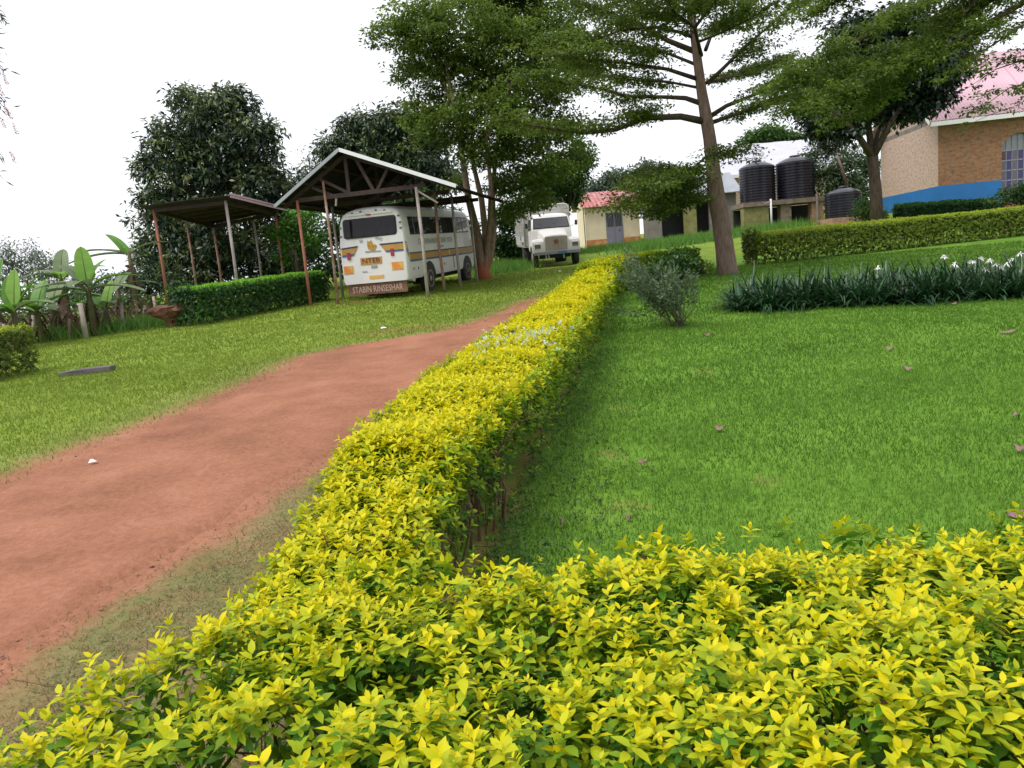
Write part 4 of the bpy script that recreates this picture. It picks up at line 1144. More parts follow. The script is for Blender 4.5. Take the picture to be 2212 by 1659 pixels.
# background trees and bushes, each its own thing
def bg_tree(name, label, specs, Y, mat, dens, cr, per, L, W, tr_r=.12, group='trees and bushes behind the yard', cat='tree', shade=.42, var=.28, bark_m='bark_dark', inner=.2):
    dens *= 2.0; L *= 1.2; W *= 1.35
    u0 = np.mean([s[0] for s in specs]); c = at(u0, 600, Y); b = gp(c[0], Y)
    lob = L2(specs, Y)
    zt = max(.5, float(np.mean([l[0][2] for l in lob])) - b[2])
    return crown_tree(name, label, b, [b, b + [0, .05, zt * .35], b + [.05, 0, zt * .7]], lob, mat, dens, cr, per, L, W, .7, .3, bark_m, trunk_r=tr_r, group=group, cat=cat, shade=shade, var=var, inner=inner)
bg_tree('bush', 'bright leafy bush between the flat shelter and the pitched bus shelter', [(640, 475, 36), (610, 500, 30), (665, 510, 36), (630, 545, 34), (670, 465, 24)], 33, M['bush_bright'], 5, .3, 14, .16, .07, cat='bush')
bg_tree('bush', 'dark shady bush behind the bus and the green box hedge', [(700, 590, 36), (640, 600, 40), (735, 570, 26), (590, 600, 36), (690, 550, 34)], 35, M['bush_green'], 4, .34, 14, .18, .08, cat='bush', shade=.12)
bg_tree('bush', 'dark thicket seen under the far end of the bus shelter', [(720, 500, 40), (760, 480, 40), (820, 460, 46), (900, 450, 46), (960, 470, 40), (1000, 500, 40), (1000, 560, 36)], 40, M['bush_green'], 4, .4, 14, .2, .09, cat='bush', shade=.1)
bg_tree('bush', 'dark leafy thicket behind the white truck', [(1100, 470, 42), (1085, 530, 40), (1130, 520, 40), (1160, 440, 44), (1215, 420, 46), (1110, 560, 30), (1222, 400, 36), (1190, 400, 40)], 47, M['bush_green'], 3.4, .45, 14, .24, .1, cat='bush', shade=.2)
bg_tree('flowering_tree', 'leafy tree with a few orange flowers above the white truck', [(1170, 380, 40), (1215, 360, 44), (1250, 330, 34), (1180, 410, 36), (1245, 385, 34), (1265, 350, 20)], 45, M['bush_green'], 4.5, .4, 14, .2, .08, shade=.45)
bg_tree('tree', 'grey green trees behind the low grey building', [(1330, 390, 34), (1400, 380, 40), (1290, 410, 30), (1450, 390, 40), (1500, 390, 30), (1350, 430, 36), (1300, 440, 24)], 66, M['pine'], 2.6, .6, 13, .3, .12, shade=.25)
bg_tree('tree', 'round green tree crown rising behind the white roofed house', [(1640, 300, 30), (1690, 296, 26), (1615, 310, 24), (1720, 300, 20), (1665, 285, 22)], 72, M['bush_green'], 3, .6, 14, .3, .13, shade=.5)
bg_tree('tree', 'shaggy grey green tree with slanting pale stem beside the small tank', [(1770, 330, 34), (1800, 310, 30), (1755, 370, 30), (1815, 360, 34), (1790, 390, 36), (1840, 340, 30), (1835, 400, 34), (1780, 290, 24)], 47, M['shrub_grey'], 4, .35, 14, .19, .07, shade=.22, bark_m='bark_pink')
bg_tree('bush', 'dark bush behind the small water tank by the brick hall', [(1860, 400, 30), (1850, 440, 30), (1875, 360, 30), (1800, 430, 34)], 50, M['bush_green'], 4, .4, 14, .2, .09, cat='bush', shade=.08)
mb = MB(); mb.tube([at(1830, 402, 45), at(1818, 360, 45), at(1808, 335, 45)], [.10, .08, .05], 7)
o = mb.build('leaning_pole', M['bark_pink'], None, smooth=True); o['label'] = 'pale leaning bare stem rising behind the small black tank'; o['category'] = 'pole'
bg_tree('tree', 'hazy far tree behind the leftmost banana plants', [(60, 560, 44), (20, 590, 40), (110, 575, 36), (0, 550, 34), (90, 610, 40)], 60, M['pine'], 2.0, .5, 9, .28, .07, shade=.6)
bg_tree('tree', 'hazy far bush right of the banana plants', [(250, 610, 34), (210, 630, 34), (290, 640, 34), (265, 660, 30), (170, 620, 36), (140, 640, 34)], 44, M['pine'], 3, .5, 11, .24, .08, shade=.45)
bg_tree('bush', 'grey green bush behind the middle banana plants', [(60, 690, 30), (110, 680, 32), (160, 690, 30), (20, 680, 30), (210, 680, 30), (-20, 690, 30)], 30, M['shrub_grey'], 4, .34, 14, .17, .06, cat='bush', shade=.3)
bg_tree('bush', 'loose light green bush rising behind the whole banana grove', [(30, 640, 30), (85, 630, 34), (140, 640, 32), (190, 650, 30), (235, 655, 28), (-20, 640, 30), (285, 640, 26)], 33, M['bush_green'], 2.6, .36, 12, .17, .06, cat='bush', shade=.62)
bg_tree('bush', 'olive bush between the banana plants and the mango trunk', [(270, 680, 26), (310, 670, 28), (245, 690, 24), (335, 660, 26)], 32, M['bush_green'], 4, .34, 14, .17, .06, cat='bush', shade=.5)
bg_tree('tree', 'thin dark leafy tree left of the mango trunk', [(300, 600, 34), (310, 560, 30), (335, 620, 30)], 33, M['mango'], 4, .4, 12, .2, .07, shade=.35)
bg_tree('bush', 'low green bushes between tank and dark tree', [(1868, 440, 22), (1880, 460, 24), (1905, 465, 20), (1855, 462, 18)], 35.5, M['bush_green'], 9, .22, 12, .1, .05, cat='bush', shade=.55)
bg_tree('bush', 'dark round bush at the right edge below the arched window', [(2185, 425, 30), (2215, 415, 36), (2150, 438, 20), (2240, 430, 36)], 33.5, M['bush_green'], 9, .22, 14, .1, .05, cat='bush', shade=.15)
far_hedge('low_hedge', 'low dark hedge along the foot of the blue painted brick wall', [tuple(at(1935, 455, 36)[:2]), tuple(at(2040, 440, 35.4)[:2]), tuple(at(2150, 430, 34.5)[:2])], .8, 1.05, 3000, .08, M['hedge_green'], .55, .7, stemn=24)
# clipped dark round bush at the far end of the golden hedge
bg_tree('bush', 'dark clipped round bush where the long golden hedge ends', [(1470, 556, 30), (1450, 565, 24), (1488, 570, 24), (1470, 580, 26)], 20.5, M['bush_green'], 16, .14, 14, .07, .035, cat='bush', shade=.22, group=None or 'bushes beside the golden hedge')
bg_tree('bush', 'small olive bush beside the foot of the tall tree', [(1515, 568, 14), (1530, 572, 12), (1500, 574, 12)], 25, M['hedge_olive'], 18, .14, 12, .07, .035, cat='bush', shade=.6, group='bushes beside the golden hedge')

# grey green straggly shrub on the lawn by the hedge
sb = on_ground(1470, 706)
shrub = thing('straggly_shrub', 'straggly grey green shrub leaning over the lawn beside the golden hedge', 'shrub', sb)
lv = Leaves(); n_st = 44
for k in range(n_st):
    u, v = random.choice([(random.gauss(1400, 40), random.gauss(600, 26)), (random.gauss(1460, 28), random.gauss(590, 30)), (random.gauss(1345, 18), random.gauss(600, 18)), (random.gauss(1372, 10), random.gauss(555, 20))])
    e = at(u, v, sb[1] + random.uniform(-.5, .6)); s = sb + np.array([random.gauss(0, .06), random.gauss(0, .06), -.02])
    mid = s * .62 + e * .38 + np.array([random.gauss(.05, .07), 0, random.uniform(-.06, .05)])
    MB().tube([s - sb, mid - sb, e - sb], [.006, .005, .002], 5).build('stem', M['stem_grey'], shrub, smooth=True)
    PP = resample(np.array([mid, e]), 80); C = PP[10:] + RNG.normal(0, .045, (70, 3))
    lv.diamonds(C, unit(rand_unit(70) + (e - mid) * 1.2), rand_unit(70), RNG.uniform(.05, .095, 70), .028, RNG.uniform(0, 1, 70))
link('foliage', lv.mesh('foliage', sb), M['shrub_grey'], shrub, kind='stuff')

# ------------------------------------------------------------------ lily bed
la, lb_ = on_ground(1600, 676), on_ground(2212, 648)
ld = lb_ - la; ld = ld / np.linalg.norm(ld)
lm = (la + lb_) / 2; lm[2] = float(gz(lm[0], lm[1]))
lily = thing('lily_bed', 'dark strappy lily bed with white spidery flowers across the lawn', 'flower bed', lm)
nrm = np.array([-ld[1], ld[0], 0])
lv = Leaves(); n = 620
t = np.linspace(-.1, 6.6, n) + RNG.normal(0, .1, n); q = RNG.uniform(.1, 1.7, n)
cc = la[None] + ld[None] * t[:, None] + nrm[None] * q[:, None]; cc[:, 2] = gz(cc[:, 0], cc[:, 1])
i = np.repeat(np.arange(n), 12); m = len(i); a = RNG.uniform(0, 6.283, m); el = RNG.uniform(.35, 1.3, m)
D = np.stack([np.cos(a) * np.cos(el), np.sin(a) * np.cos(el), np.sin(el)], 1)
lv.straps(cc[i] + RNG.normal(0, .03, (m, 3)) * [1, 1, 0], D, None, RNG.uniform(.6, 1.1, m), RNG.uniform(.028, .05, m), RNG.beta(2, 2.4, m), RNG.uniform(.15, .75, m), 5)
link('foliage', lv.mesh('foliage', lm), M['lily'], lily, kind='stuff')
for (u, v) in [(2039, 572), (2100, 582), (2118, 575), (2150, 590), (2138, 580), (2160, 597), (2187, 578), (2204, 566), (1897, 596), (2062, 588), (2128, 600), (2175, 588)]:
    Yl = 12.8 if u > 2000 else 13.3
    c = at(u, v - 18, Yl + .35); g0 = np.array([c[0], c[1], float(gz(c[0], c[1]))])
    st = MB(); st.tube([g0 - lm, (g0 + c) / 2 - lm + [.02, 0, 0], c - lm], [.009, .008, .006], 5)
    sto = st.build('flower_stalk', M['lily'], lily)
    f = Leaves(); k = 34; D = rand_unit(k); D[:, 2] = np.abs(D[:, 2]) * .9 - .25
    f.straps(np.repeat((c - lm)[None], k, 0), unit(D), None, RNG.uniform(.06, .10, k), .017, .5, .5, 3)
    link('flower_head', f.mesh('flower_head'), M['white_petal'], sto)

# ------------------------------------------------------------------ banana plants
def banana_leaf(base, az, el, L, W, bend, torn, mat, parent):
    lv = Leaves(); n = 16; V = []; F = []
    d = np.array([math.cos(az) * math.cos(el), math.sin(az) * math.cos(el), math.sin(el)])
    sd = np.array([-math.sin(az), math.cos(az), 0.0])
    P = []
    for k in range(n + 1):
        t = k / n; P.append(base + d * L * t + np.array([math.cos(az), math.sin(az), 0]) * L * bend * .5 * t * t - np.array([0, 0, 1]) * L * bend * t * t)
    def prof(t):
        return W / 2 * (min(1, (t - .1) / .16) ** .6 if t > .1 else 0) * (max(0, 1 - t ** 4.5)) ** .7
    for s in (-1, 1):
        for k in range(n):
            t0, t1 = k / n, (k + 1) / n
            if t1 <= .12: continue
            w0, w1 = prof(t0), prof(t1); tan = P[k + 1] - P[k]; tan = tan / np.linalg.norm(tan)
            upv = np.cross(tan, sd); upv = upv if upv[2] > 0 else -upv
            rag = torn and random.random() < .75
            dr = random.uniform(.15, .45) if rag else .0
            a0, a1 = P[k], P[k + 1]
            gap = (.08 if rag else 0)
            o0_ = sd * s * w0 + upv * (.18 * w0) - np.array([0, 0, dr * w0]) + tan * gap * L / n
            o1_ = sd * s * w1 + upv * (.18 * w1) - np.array([0, 0, dr * w1]) - tan * gap * L / n
            b_ = len(V); V += [a0, a1, a1 + o1_, a0 + o0_]; F.append((b_, b_ + 1, b_ + 2, b_ + 3))
    r = [np.clip(np.full(len(F), random.random()) + RNG.normal(0, .08, len(F)), 0, 1)]
    me = np_mesh('leaf', np.array(V), [np.array(F)], r)
    o = link('leaf', me, mat, parent)
    mr = MB(); mr.tube([np.array(p) for p in P[::2]], [.022 * (1 - .85 * k / (len(P[::2]) - 1)) for k in range(len(P[::2]))], 5)
    mr.build('midrib', M['banana_leaf'] if mat is M['banana_leaf'] else M['banana_stem'], o)
def banana(label, u, v, Y, hs, leaves, r=.11):
    c = at(u, v, Y); b = gp(c[0], c[1])
    t = thing('banana_plant', label, 'banana plant', b, group='banana plants of the grove')
    MB().tube([(0, 0, -.05), (.01, 0, hs * .5), (.02, .01, hs)], [r * 1.0, r * .85, r * .5], 10).build('stem', M['banana_stem'], t, smooth=True)
    for (az, el, L, W, bend, torn, mt) in leaves:
        W *= 1.15
        banana_leaf(np.array([.02, .01, hs * random.uniform(.9, 1.0)]), math.radians(az), math.radians(el), L, W, bend, torn, M[mt], t)
    for k in range(5):
        banana_leaf(np.array([.02, .01, hs * random.uniform(.6, .9)]), random.uniform(0, 6.28), -1.25, random.uniform(.6, .95), .2, .1, True, M['banana_dead'], t)
BL, BO = 'banana_leaf', 'banana_old'
banana('banana plant with upright bright green leaves at the left picture edge', 40, 740, 19.5, .95, [(75, 80, 1.2, .42, .05, False, BL), (30, 62, 1.35, .40, .15, False, BL), (115, 70, 1.2, .4, .15, False, BL), (-20, 30, 1.3, .4, .4, False, BO), (200, 35, 1.3, .42, .4, False, BO), (-90, 40, 1.0, .36, .5, False, BL), (250, 30, 1.1, .4, .5, False, BO)])
banana('tall banana plant with broad arching leaves in the middle of the grove', 205, 725, 21.5, 1.35, [(120, 78, 1.35, .42, .1, False, BL), (150, 50, 1.5, .46, .3, False, BO), (20, 45, 1.5, .42, .55, False, BL), (45, 70, 1.2, .4, .3, False, BL), (-10, 20, 1.5, .42, .45, False, BO), (190, 20, 1.6, .44, .45, False, BO), (-80, 30, 1.2, .4, .5, False, BO), (230, 35, 1.3, .42, .5, False, BO)])
banana('banana plant with torn leaves right beside the dark mango tree', 300, 690, 27, 2.3, [(150, 55, 1.6, .36, .25, False, BL), (170, 25, 1.9, .42, .3, False, BO), (200, 15, 1.8, .42, .4, False, BO), (120, 30, 1.6, .4, .4, False, BO), (30, 40, 1.4, .4, .4, False, BO)])
banana('short banana plant with drooping grey leaves left in the grove', 125, 735, 22.5, 1.0, [(90, 60, 1.1, .4, .3, False, BO), (170, 35, 1.2, .4, .5, False, BO), (10, 30, 1.3, .4, .5, False, BO), (-60, 30, 1.1, .4, .5, False, BO), (240, 30, 1.2, .4, .5, False, BO)])
banana('low dense banana plant close to the stone heap and the mango trunk', 265, 700, 24.5, 1.15, [(80, 60, 1.1, .36, .4, False, BO), (170, 30, 1.2, .36, .5, False, BO), (0, 35, 1.2, .36, .5, False, BO), (-70, 30, 1.1, .36, .6, False, BO)])
banana('banana plant with fresh leaves behind the short left hedge', 5, 735, 23.0, 1.3, [(60, 75, 1.3, .4, .1, False, BL), (130, 60, 1.3, .4, .2, False, BL), (10, 35, 1.3, .42, .4, False, BL), (180, 40, 1.4, .42, .4, False, BO), (-70, 35, 1.2, .4, .5, False, BO)])
banana('young banana plant between the broad plant and the fence posts', 235, 722, 22.3, .7, [(70, 70, 1.0, .34, .1, False, BL), (150, 50, 1.0, .36, .3, False, BL), (20, 40, 1.1, .36, .4, False, BO), (220, 40, 1.0, .36, .4, False, BL), (-50, 40, 1.0, .34, .5, False, BO)])
banana('banana plant with wide drooping leaves between the short hedge and the thick post', 90, 742, 20.6, .85, [(80, 70, 1.1, .4, .2, False, BL), (150, 45, 1.2, .42, .4, False, BL), (20, 45, 1.2, .42, .4, False, BL), (210, 30, 1.1, .4, .5, False, BO), (-40, 30, 1.1, .4, .5, False, BO), (-100, 45, .9, .36, .5, False, BL)])
banana('back row banana plant left of the tall broad one', 150, 715, 25.0, 1.6, [(100, 70, 1.3, .42, .2, False, BO), (160, 40, 1.4, .42, .4, False, BO), (20, 40, 1.4, .42, .4, False, BO), (-60, 40, 1.2, .4, .5, False, BL), (240, 35, 1.2, .4, .5, False, BO)])
# dead leaf litter hanging in the grove and weathered fence posts
for k, (u, v, Y, h) in enumerate([(188, 738, 20.8, .95), (268, 716, 22.5, .8), (340, 692, 26, .75), (75, 705, 21.5, .7), (12, 715, 20.5, .6), (315, 700, 24.6, .55)]):
    c = at(u, v, Y); b = gp(c[0], c[1])
    lab = ['thick pale fence post nearest the mango grove corner, left of the red heap', 'pale fence post right of the broad banana plant', 'grey fence post just left of the shelter corner', 'pale fence post above the short left hedge', 'stubby fence post at the left picture edge', 'short leaning fence post left of the red earth heap'][k]
    p = MB(); rr = .07 if k == 0 else .05
    p.tube([(0, 0, -.1), (random.gauss(0, .02), 0, h * .5), (random.gauss(0, .03), .01, h)], [rr * 1.1, rr, rr * .9], 7)
    o = p.build('fence_post', M['fence_post'], None, smooth=True); o.location = Vector(b)
    o['label'] = lab; o['category'] = 'fence post'; o['group'] = 'fence posts along the banana grove'
lv = Leaves(); n = 500
u_ = RNG.uniform(-60, 340, n); Yb = 22.5 + RNG.normal(0, 1.2, n) + np.clip((u_ - 150) / 60, 0, 3)
pts = np.array([at(a_, 690, b_) for a_, b_ in zip(u_, Yb)]); pts[:, 2] = gz(pts[:, 0], pts[:, 1]) + RNG.uniform(0, .75, n)
lv.straps(pts, unit(rand_unit(n) + np.array([[0, 0, -.2]])), None, RNG.uniform(.25, .6, n), .07, RNG.uniform(0, 1, n), .5, 3)
link('dead_leaf_litter', lv.mesh('dead_leaf_litter'), M['banana_dead'], None, kind='stuff', label='brown dead banana leaves heaped under the grove', category='leaf litter')

# ------------------------------------------------------------------ text helper
def text_mesh(s, size):
    cu = bpy.data.curves.new('text', 'FONT'); cu.body = s; cu.size = size; cu.extrude = .003; cu.align_x = 'CENTER'; cu.align_y = 'CENTER'
    cu.resolution_u = 2
    o = bpy.data.objects.new('text', cu); COL.objects.link(o)
    dg = bpy.context.evaluated_depsgraph_get()
    me = bpy.data.meshes.new_from_object(o.evaluated_get(dg))
    bpy.data.objects.remove(o); bpy.data.curves.remove(cu)
    return me
def lettering(name, s, size, mat, parent, mtx, sx=1.0):
    me = text_mesh(s, size); o = link(name, me, None, parent)
    me.materials.clear(); me.materials.append(mat)
    o.matrix_local = mtx @ Matrix.Diagonal((sx, 1, 1, 1))
    return o
FACE_BACK = Matrix(((1, 0, 0, 0), (0, 0, -1, 0), (0, 1, 0, 0), (0, 0, 0, 1)))      # readable from -Y: x right, text up = z, normal = -y
FACE_RIGHT = Matrix(((0, 0, 1, 0), (1, 0, 0, 0), (0, 1, 0, 0), (0, 0, 0, 1)))      # readable from +X: x -> +y, normal = +x
def Tm(x, y, z): return Matrix.Translation((x, y, z))

# ------------------------------------------------------------------ the bus
bus_az = math.radians(-14.0)
bl = gp(-4.22, 26.1); bl[2] = float(gz(-4.0, 29)) - .17
bus = thing('bus', 'white bus with amber and navy stripes parked under the pitched shelter', 'bus', bl, rz=bus_az, rx=.036)
WB, LB, ZB, ZT = 1.18, 8.2, .60, 3.08
def bsec(y, inset, top, rake=0.0):
    w = WB - inset
    pts = [(-w + .05, ZB), (w - .05, ZB), (w, ZB + .1), (w + .01, 1.3), (w - .005, 2.0), (w - .05, 2.55), (w - .11, 2.75)]
    pts += [((w - .11) * math.cos(a) ** .75, 2.75 + (top - 2.75) * math.sin(a) ** .9) for a in np.radians([25, 45, 65, 82])]
    full = pts[1:] + [(0, top)] + [(-x, z) for x, z in reversed(pts[1:])]
    return [(x, y + rake * ((z - ZB) / 2.4) ** 2, z) for x, z in full]
RK = .16
def yr(z): return RK * ((z - ZB) / 2.4) ** 2
mb = MB(); mb.loft([bsec(0, .09, ZT - .10, RK), bsec(.025, .04, ZT - .06, RK), bsec(.08, .012, ZT - .03, RK), bsec(.2, 0, ZT, RK * .9), bsec(1.0, 0, ZT + .02), bsec(3.5, 0, ZT + .03), bsec(LB - .6, 0, ZT), bsec(LB - .15, .05, ZT - .05), bsec(LB, .12, ZT - .14)])
body = mb.build('body', M['bus_white'], bus); auto_smooth(body, 35)
def rear_panel(name, poly, mat, off, parent=None, thick=.02):
    """polygon (x,z) laid on the raked tail"""
    n = len(poly)
    v = [(x, yr(z) - off, z) for x, z in poly] + [(x, yr(z) - off + thick, z) for x, z in poly]
    f = [tuple(range(n)), tuple(range(2 * n - 1, n - 1, -1))] + [(i, n + i, n + (i + 1) % n, (i + 1) % n) for i in range(n)]
    return MB().add(v, f).build(name, mat, parent or bus)
def rrect(x0, x1, z0, z1, r=.08, n=4):
    out = []
    for cx, cz, a0 in ((x1 - r, z0 + r, -90), (x1 - r, z1 - r, 0), (x0 + r, z1 - r, 90), (x0 + r, z0 + r, 180)):
        out += [(cx + r * math.cos(math.radians(a0 + 90 * k / n)), cz + r * math.sin(math.radians(a0 + 90 * k / n))) for k in range(n + 1)]
    return out
rw = rear_panel('rear_window', rrect(-.97, .93, 2.10, 2.74, .1), M['black'], .010)
rear_panel('cabin_shade', rrect(-.93, .89, 2.14, 2.70, .08), M['cabin'], .014, rw, .003)
for k, x in enumerate((-.72, -.38, .02, .42, .74)):
    rear_panel('seat_back', rrect(x - .14, x + .13, 2.15, 2.33 + .02 * (k % 2), .05), M['seat'], .026, rw, .010)
rear_panel('pane', rrect(-.93, .89, 2.14, 2.70, .08), M['glass'], .034, rw, .004)
# tail stripes, cut by the white emblem field
for z0, z1, mt, off in ((1.80, 1.855, 'navy', .006), (1.615, 1.797, 'orange', .005), (1.55, 1.612, 'blue_stripe', .006)):
    def cutR(z): return .26 + (1.855 - z) * .75
    def cutL(z): return -.50 - (1.855 - z) * .62
    rear_panel('tail_stripe', [(cutR(z0), z0), (1.10, z0), (1.10, z1), (cutR(z1), z1)], M[mt], off)
    rear_panel('tail_stripe', [(-1.10, z0 - .03), (cutL(z0), z0), (cutL(z1), z1), (-1.10, z1 - .03)], M[mt], off)
for x in (.70, -.86):
    rear_panel('tail_lamp', rrect(x - .055, x + .055, 1.42, 1.66, .015, 2), M['red_lamp'], .03, None, .04)
for x, w in ((.83, .20), (-.93, .17)):
    p = rear_panel('reflector_board', [(x - w, .96), (x + w, .96), (x + w, 1.22), (x - w, 1.22)], M['chevron_y'], .012)
    for k in (-.5, .1, .6):
        xa_ = x + w * k
        rear_panel('reflector_bar', [(max(x - w, xa_ - .02), .965), (min(x + w, xa_ + .07), .965), (max(x - w, xa_ - .13), 1.215), (max(x - w, xa_ - .22), 1.215)], M['chevron_o'], .017, p)
sg = rear_panel('name_board', [(-.46, 1.21), (.30, 1.21), (.30, 1.44), (-.46, 1.44)], M['orange'], .012)
lettering('letters', 'NTEB', .23, M['maroon'], sg, Tm(-.08, yr(1.32) - .02, 1.325) @ FACE_BACK, 1.15)
pt_ = rear_panel('number_plate', [(-.2, .72), (.32, .72), (.32, .84), (-.2, .84)], M['chevron_y'], .012)
# the small gold emblem with worn lettering round it
em = rear_panel('emblem', [(-.14, 1.72), (-.02, 1.66), (.06, 1.63), (.10, 1.68), (.17, 1.80), (.14, 1.84), (.06, 1.84), (.02, 1.92), (-.02, 2.0), (-.05, 1.96), (-.10, 1.96), (-.14, 1.99), (-.16, 1.84)], M['gold'], .012)
for s, x, z, a in (('BI', -.36, 1.99, 22), ('ING', .27, 2.02, -18)):
    lettering('letters', s, .15, M['grey_letter'], bus, Tm(x, yr(z) - .008, z) @ Matrix.Rotation(math.radians(-a), 4, 'Y') @ FACE_BACK)
rear_panel('emblem_band', [(-.26, 1.62), (.30, 1.60), (.30, 1.635), (-.26, 1.655)], M['grey_letter'], .006)
rear_panel('repair_patch', [(-.10, 1.07), (.12, 1.07), (.12, 1.17), (-.10, 1.17)], M['grey_letter'], .004)
lettering('letters', 'DIESEL', .07, M['grey_letter'], bus, Tm(-.34, yr(.98) - .008, .98) @ FACE_BACK)
for x, z in ((.55, 2.92), (.25, 2.95), (-.30, 2.95), (-.6, 2.92), (1.02, 2.70), (1.06, 2.48), (1.07, 2.30), (-1.07, 2.48), (-1.08, 2.2)):
    rear_panel('marker_lamp', rrect(x - .035, x + .035, z - .03, z + .03, .012, 2), M['dark_lamp'], .03, None, .05)
rear_panel('brake_lamp', [(-.10, 2.80), (.06, 2.80), (.06, 2.85), (-.10, 2.85)], M['red_lamp'], .03)
for x0, x1 in ((-.78, -.12), (.08, .82)):
    rear_panel('roof_lip', [(x0, 2.83), (x1, 2.83), (x1 - .03, 2.90), (x0 + .03, 2.90)], M['bus_white'], .06, None, .08)
# dirty hanging board under the tail
fb = MB().box((0, .10, .40), (2.12, .05, .36)).build('tail_board', M['brown_board'], bus)
lettering('letters', 'STABIN RINSESHAR', .30, M['tan_letter'], fb, Tm(0, .067, .385) @ FACE_BACK, .70)
MB().box((0, .35, .52), (2.0, .5, .14)).build('chassis', M['black'], bus)
MB().box((0, 3.6, .50), (1.5, 6.4, .18)).build('underbody', M['black'], bus)
# right-hand side (and its mirror): windows, stripes, lettering, wheels
for sgn in (1, -1):
    xw = WB + .004
    for k in range(8):
        y0 = .62 + k * .87
        f = MB()
        z0, z1 = 2.06, 2.66
        def side(y, z, d):
            base = WB - .005 - max(0, (z - 2.0)) * .07
            return (sgn * (base + d), y, z)
        def sp(ya, yb, za, zb, d, th=.02):
            P_ = [side(ya, za, d), side(yb, za, d), side(yb, zb, d), side(ya, zb, d)]
            Q_ = [side(ya, za, d - th), side(yb, za, d - th), side(yb, zb, d - th), side(ya, zb, d - th)]
            fc = [(0, 1, 2, 3), (7, 6, 5, 4), (0, 4, 5, 1), (1, 5, 6, 2), (2, 6, 7, 3), (3, 7, 4, 0)]
            return MB().add(P_ + Q_, fc if sgn > 0 else [tuple(reversed(q)) for q in fc])
        wnd = sp(y0, y0 + .83, z0, z1, .012).build('side_window', M['black'], bus)
        sp(y0 + .03, y0 + .405, z0 + .03, z1 - .03, .018, .004).build('pane', M['glass_side'], wnd)
        sp(y0 + .425, y0 + .80, z0 + .03, z1 - .03, .022, .004).build('pane', M['glass_side'], wnd)
        if k in (0, 1):
            sp(y0 + .40, y0 + .43, z0 + .03, z1 - .03, .028, .01).build('window_bar', M['steel'], wnd)
    for za, zb, mt, d in ((1.43, 1.48, 'navy', .022), (1.24, 1.427, 'orange', .020), (1.17, 1.237, 'blue_stripe', .022)):
        MB().box((sgn * (WB + .012), (LB - .2 + .25) / 2, (za + zb) / 2), (.012, LB - .55, zb - za)).build('side_stripe', M[mt], bus)
    # slanting piece that carries the stripes round the tail corner
    for o_, mt in ((0, 'navy'), (.055, 'orange'), (.24, 'blue_stripe')):
        h_ = .05 if mt != 'orange' else .18
        v0 = [(sgn * (WB + .012), .10, 1.855 - o_ - h_), (sgn * (WB + .012), .245, 1.48 - o_ - h_), (sgn * (WB + .012), .245, 1.48 - o_), (sgn * (WB + .012), .10, 1.855 - o_)]
        v1 = [(x - sgn * .03, y, z) for x, y, z in v0]
        MB().add(v0 + v1, [(0, 1, 2, 3), (7, 6, 5, 4), (0, 4, 5, 1), (1, 5, 6, 2), (2, 6, 7, 3), (3, 7, 4, 0)]).build('corner_stripe', M[mt], bus)
    for yw in (2.15, 6.9):
        # dark arch, wheel
        n_ = 14
        arc = [(yw + .62 * math.cos(a), .60 + .52 * math.sin(a)) for a in np.linspace(0, math.pi, n_)]
        MB().add([(sgn * (WB + .013), a, b_) for a, b_ in arc] + [(sgn * (WB - .06), a, b_) for a, b_ in arc], [tuple(range(n_)), tuple(range(2 * n_ - 1, n_ - 1, -1))] + [(i, i + 1, n_ + i + 1, n_ + i) for i in range(n_ - 1)]).build('wheel_arch', M['black'], bus)
        wh = MB().lathe((sgn * (WB - .12), yw, .50), [(.30, -.13), (.46, -.13), (.5, -.09), (.5, .09), (.46, .13), (.30, .13)], 24, 'X').build('wheel', M['rubber'], bus, smooth=False)
        auto_smooth(wh, 40)
        MB().lathe((sgn * (WB - .12), yw, .50), [(.10, -.03), (.29, -.05), (.31, .14), (.27, .135), (.22, .06), (.12, .07), (.09, .15), (.03, .16)] if sgn > 0 else [(.03, -.16), (.09, -.15), (.12, -.07), (.22, -.06), (.27, -.135), (.31, -.14), (.29, .05), (.1, .03)], 18, 'X').build('rim', M['hub'], wh, smooth=True)
    for y_ in (.55, 1.0, 3.4, 3.9):
        MB().box((sgn * (WB + .012), y_, .93), (.02, .045, .09)).build('side_marker', M['dark_lamp'], bus)
    MB().box((sgn * (WB + .014), 5.05, 1.0), (.012, .03, .55)).build('door_seam', M['black'], bus)
    MB().box((sgn * (WB + .012), 4.6, 1.33), (.03, .08, .2)).build('side_emblem', M['bus_white'], bus)
lettering('letters', "ST  BERNARDS'  SEN  SCH", .27, M['grey_letter'], bus, Tm(WB + .008, 3.2, 1.80) @ FACE_RIGHT, 1.25)
lettering('letters', 'FOR  GOD', .13, M['grey_letter'], bus, Tm(WB + .010, 3.6, 1.58) @ FACE_RIGHT, 1.3)
MB().box((WB + .06, LB - .25, 1.62), (.14, .08, .3)).build('side_mirror', M['gold'], bus)
# torn skirt flap at the right rear corner
MB().add([(WB - .1, .02, .66), (WB + .02, .10, .62), (WB + .03, .55, .60), (WB - .02, .60, .50), (WB - .16, .0, .60), (WB - .02, .3, .58)], [(0, 1, 4), (1, 2, 3), (1, 3, 4), (0, 4, 5)]).build('torn_skirt', M['bus_white'], bus)

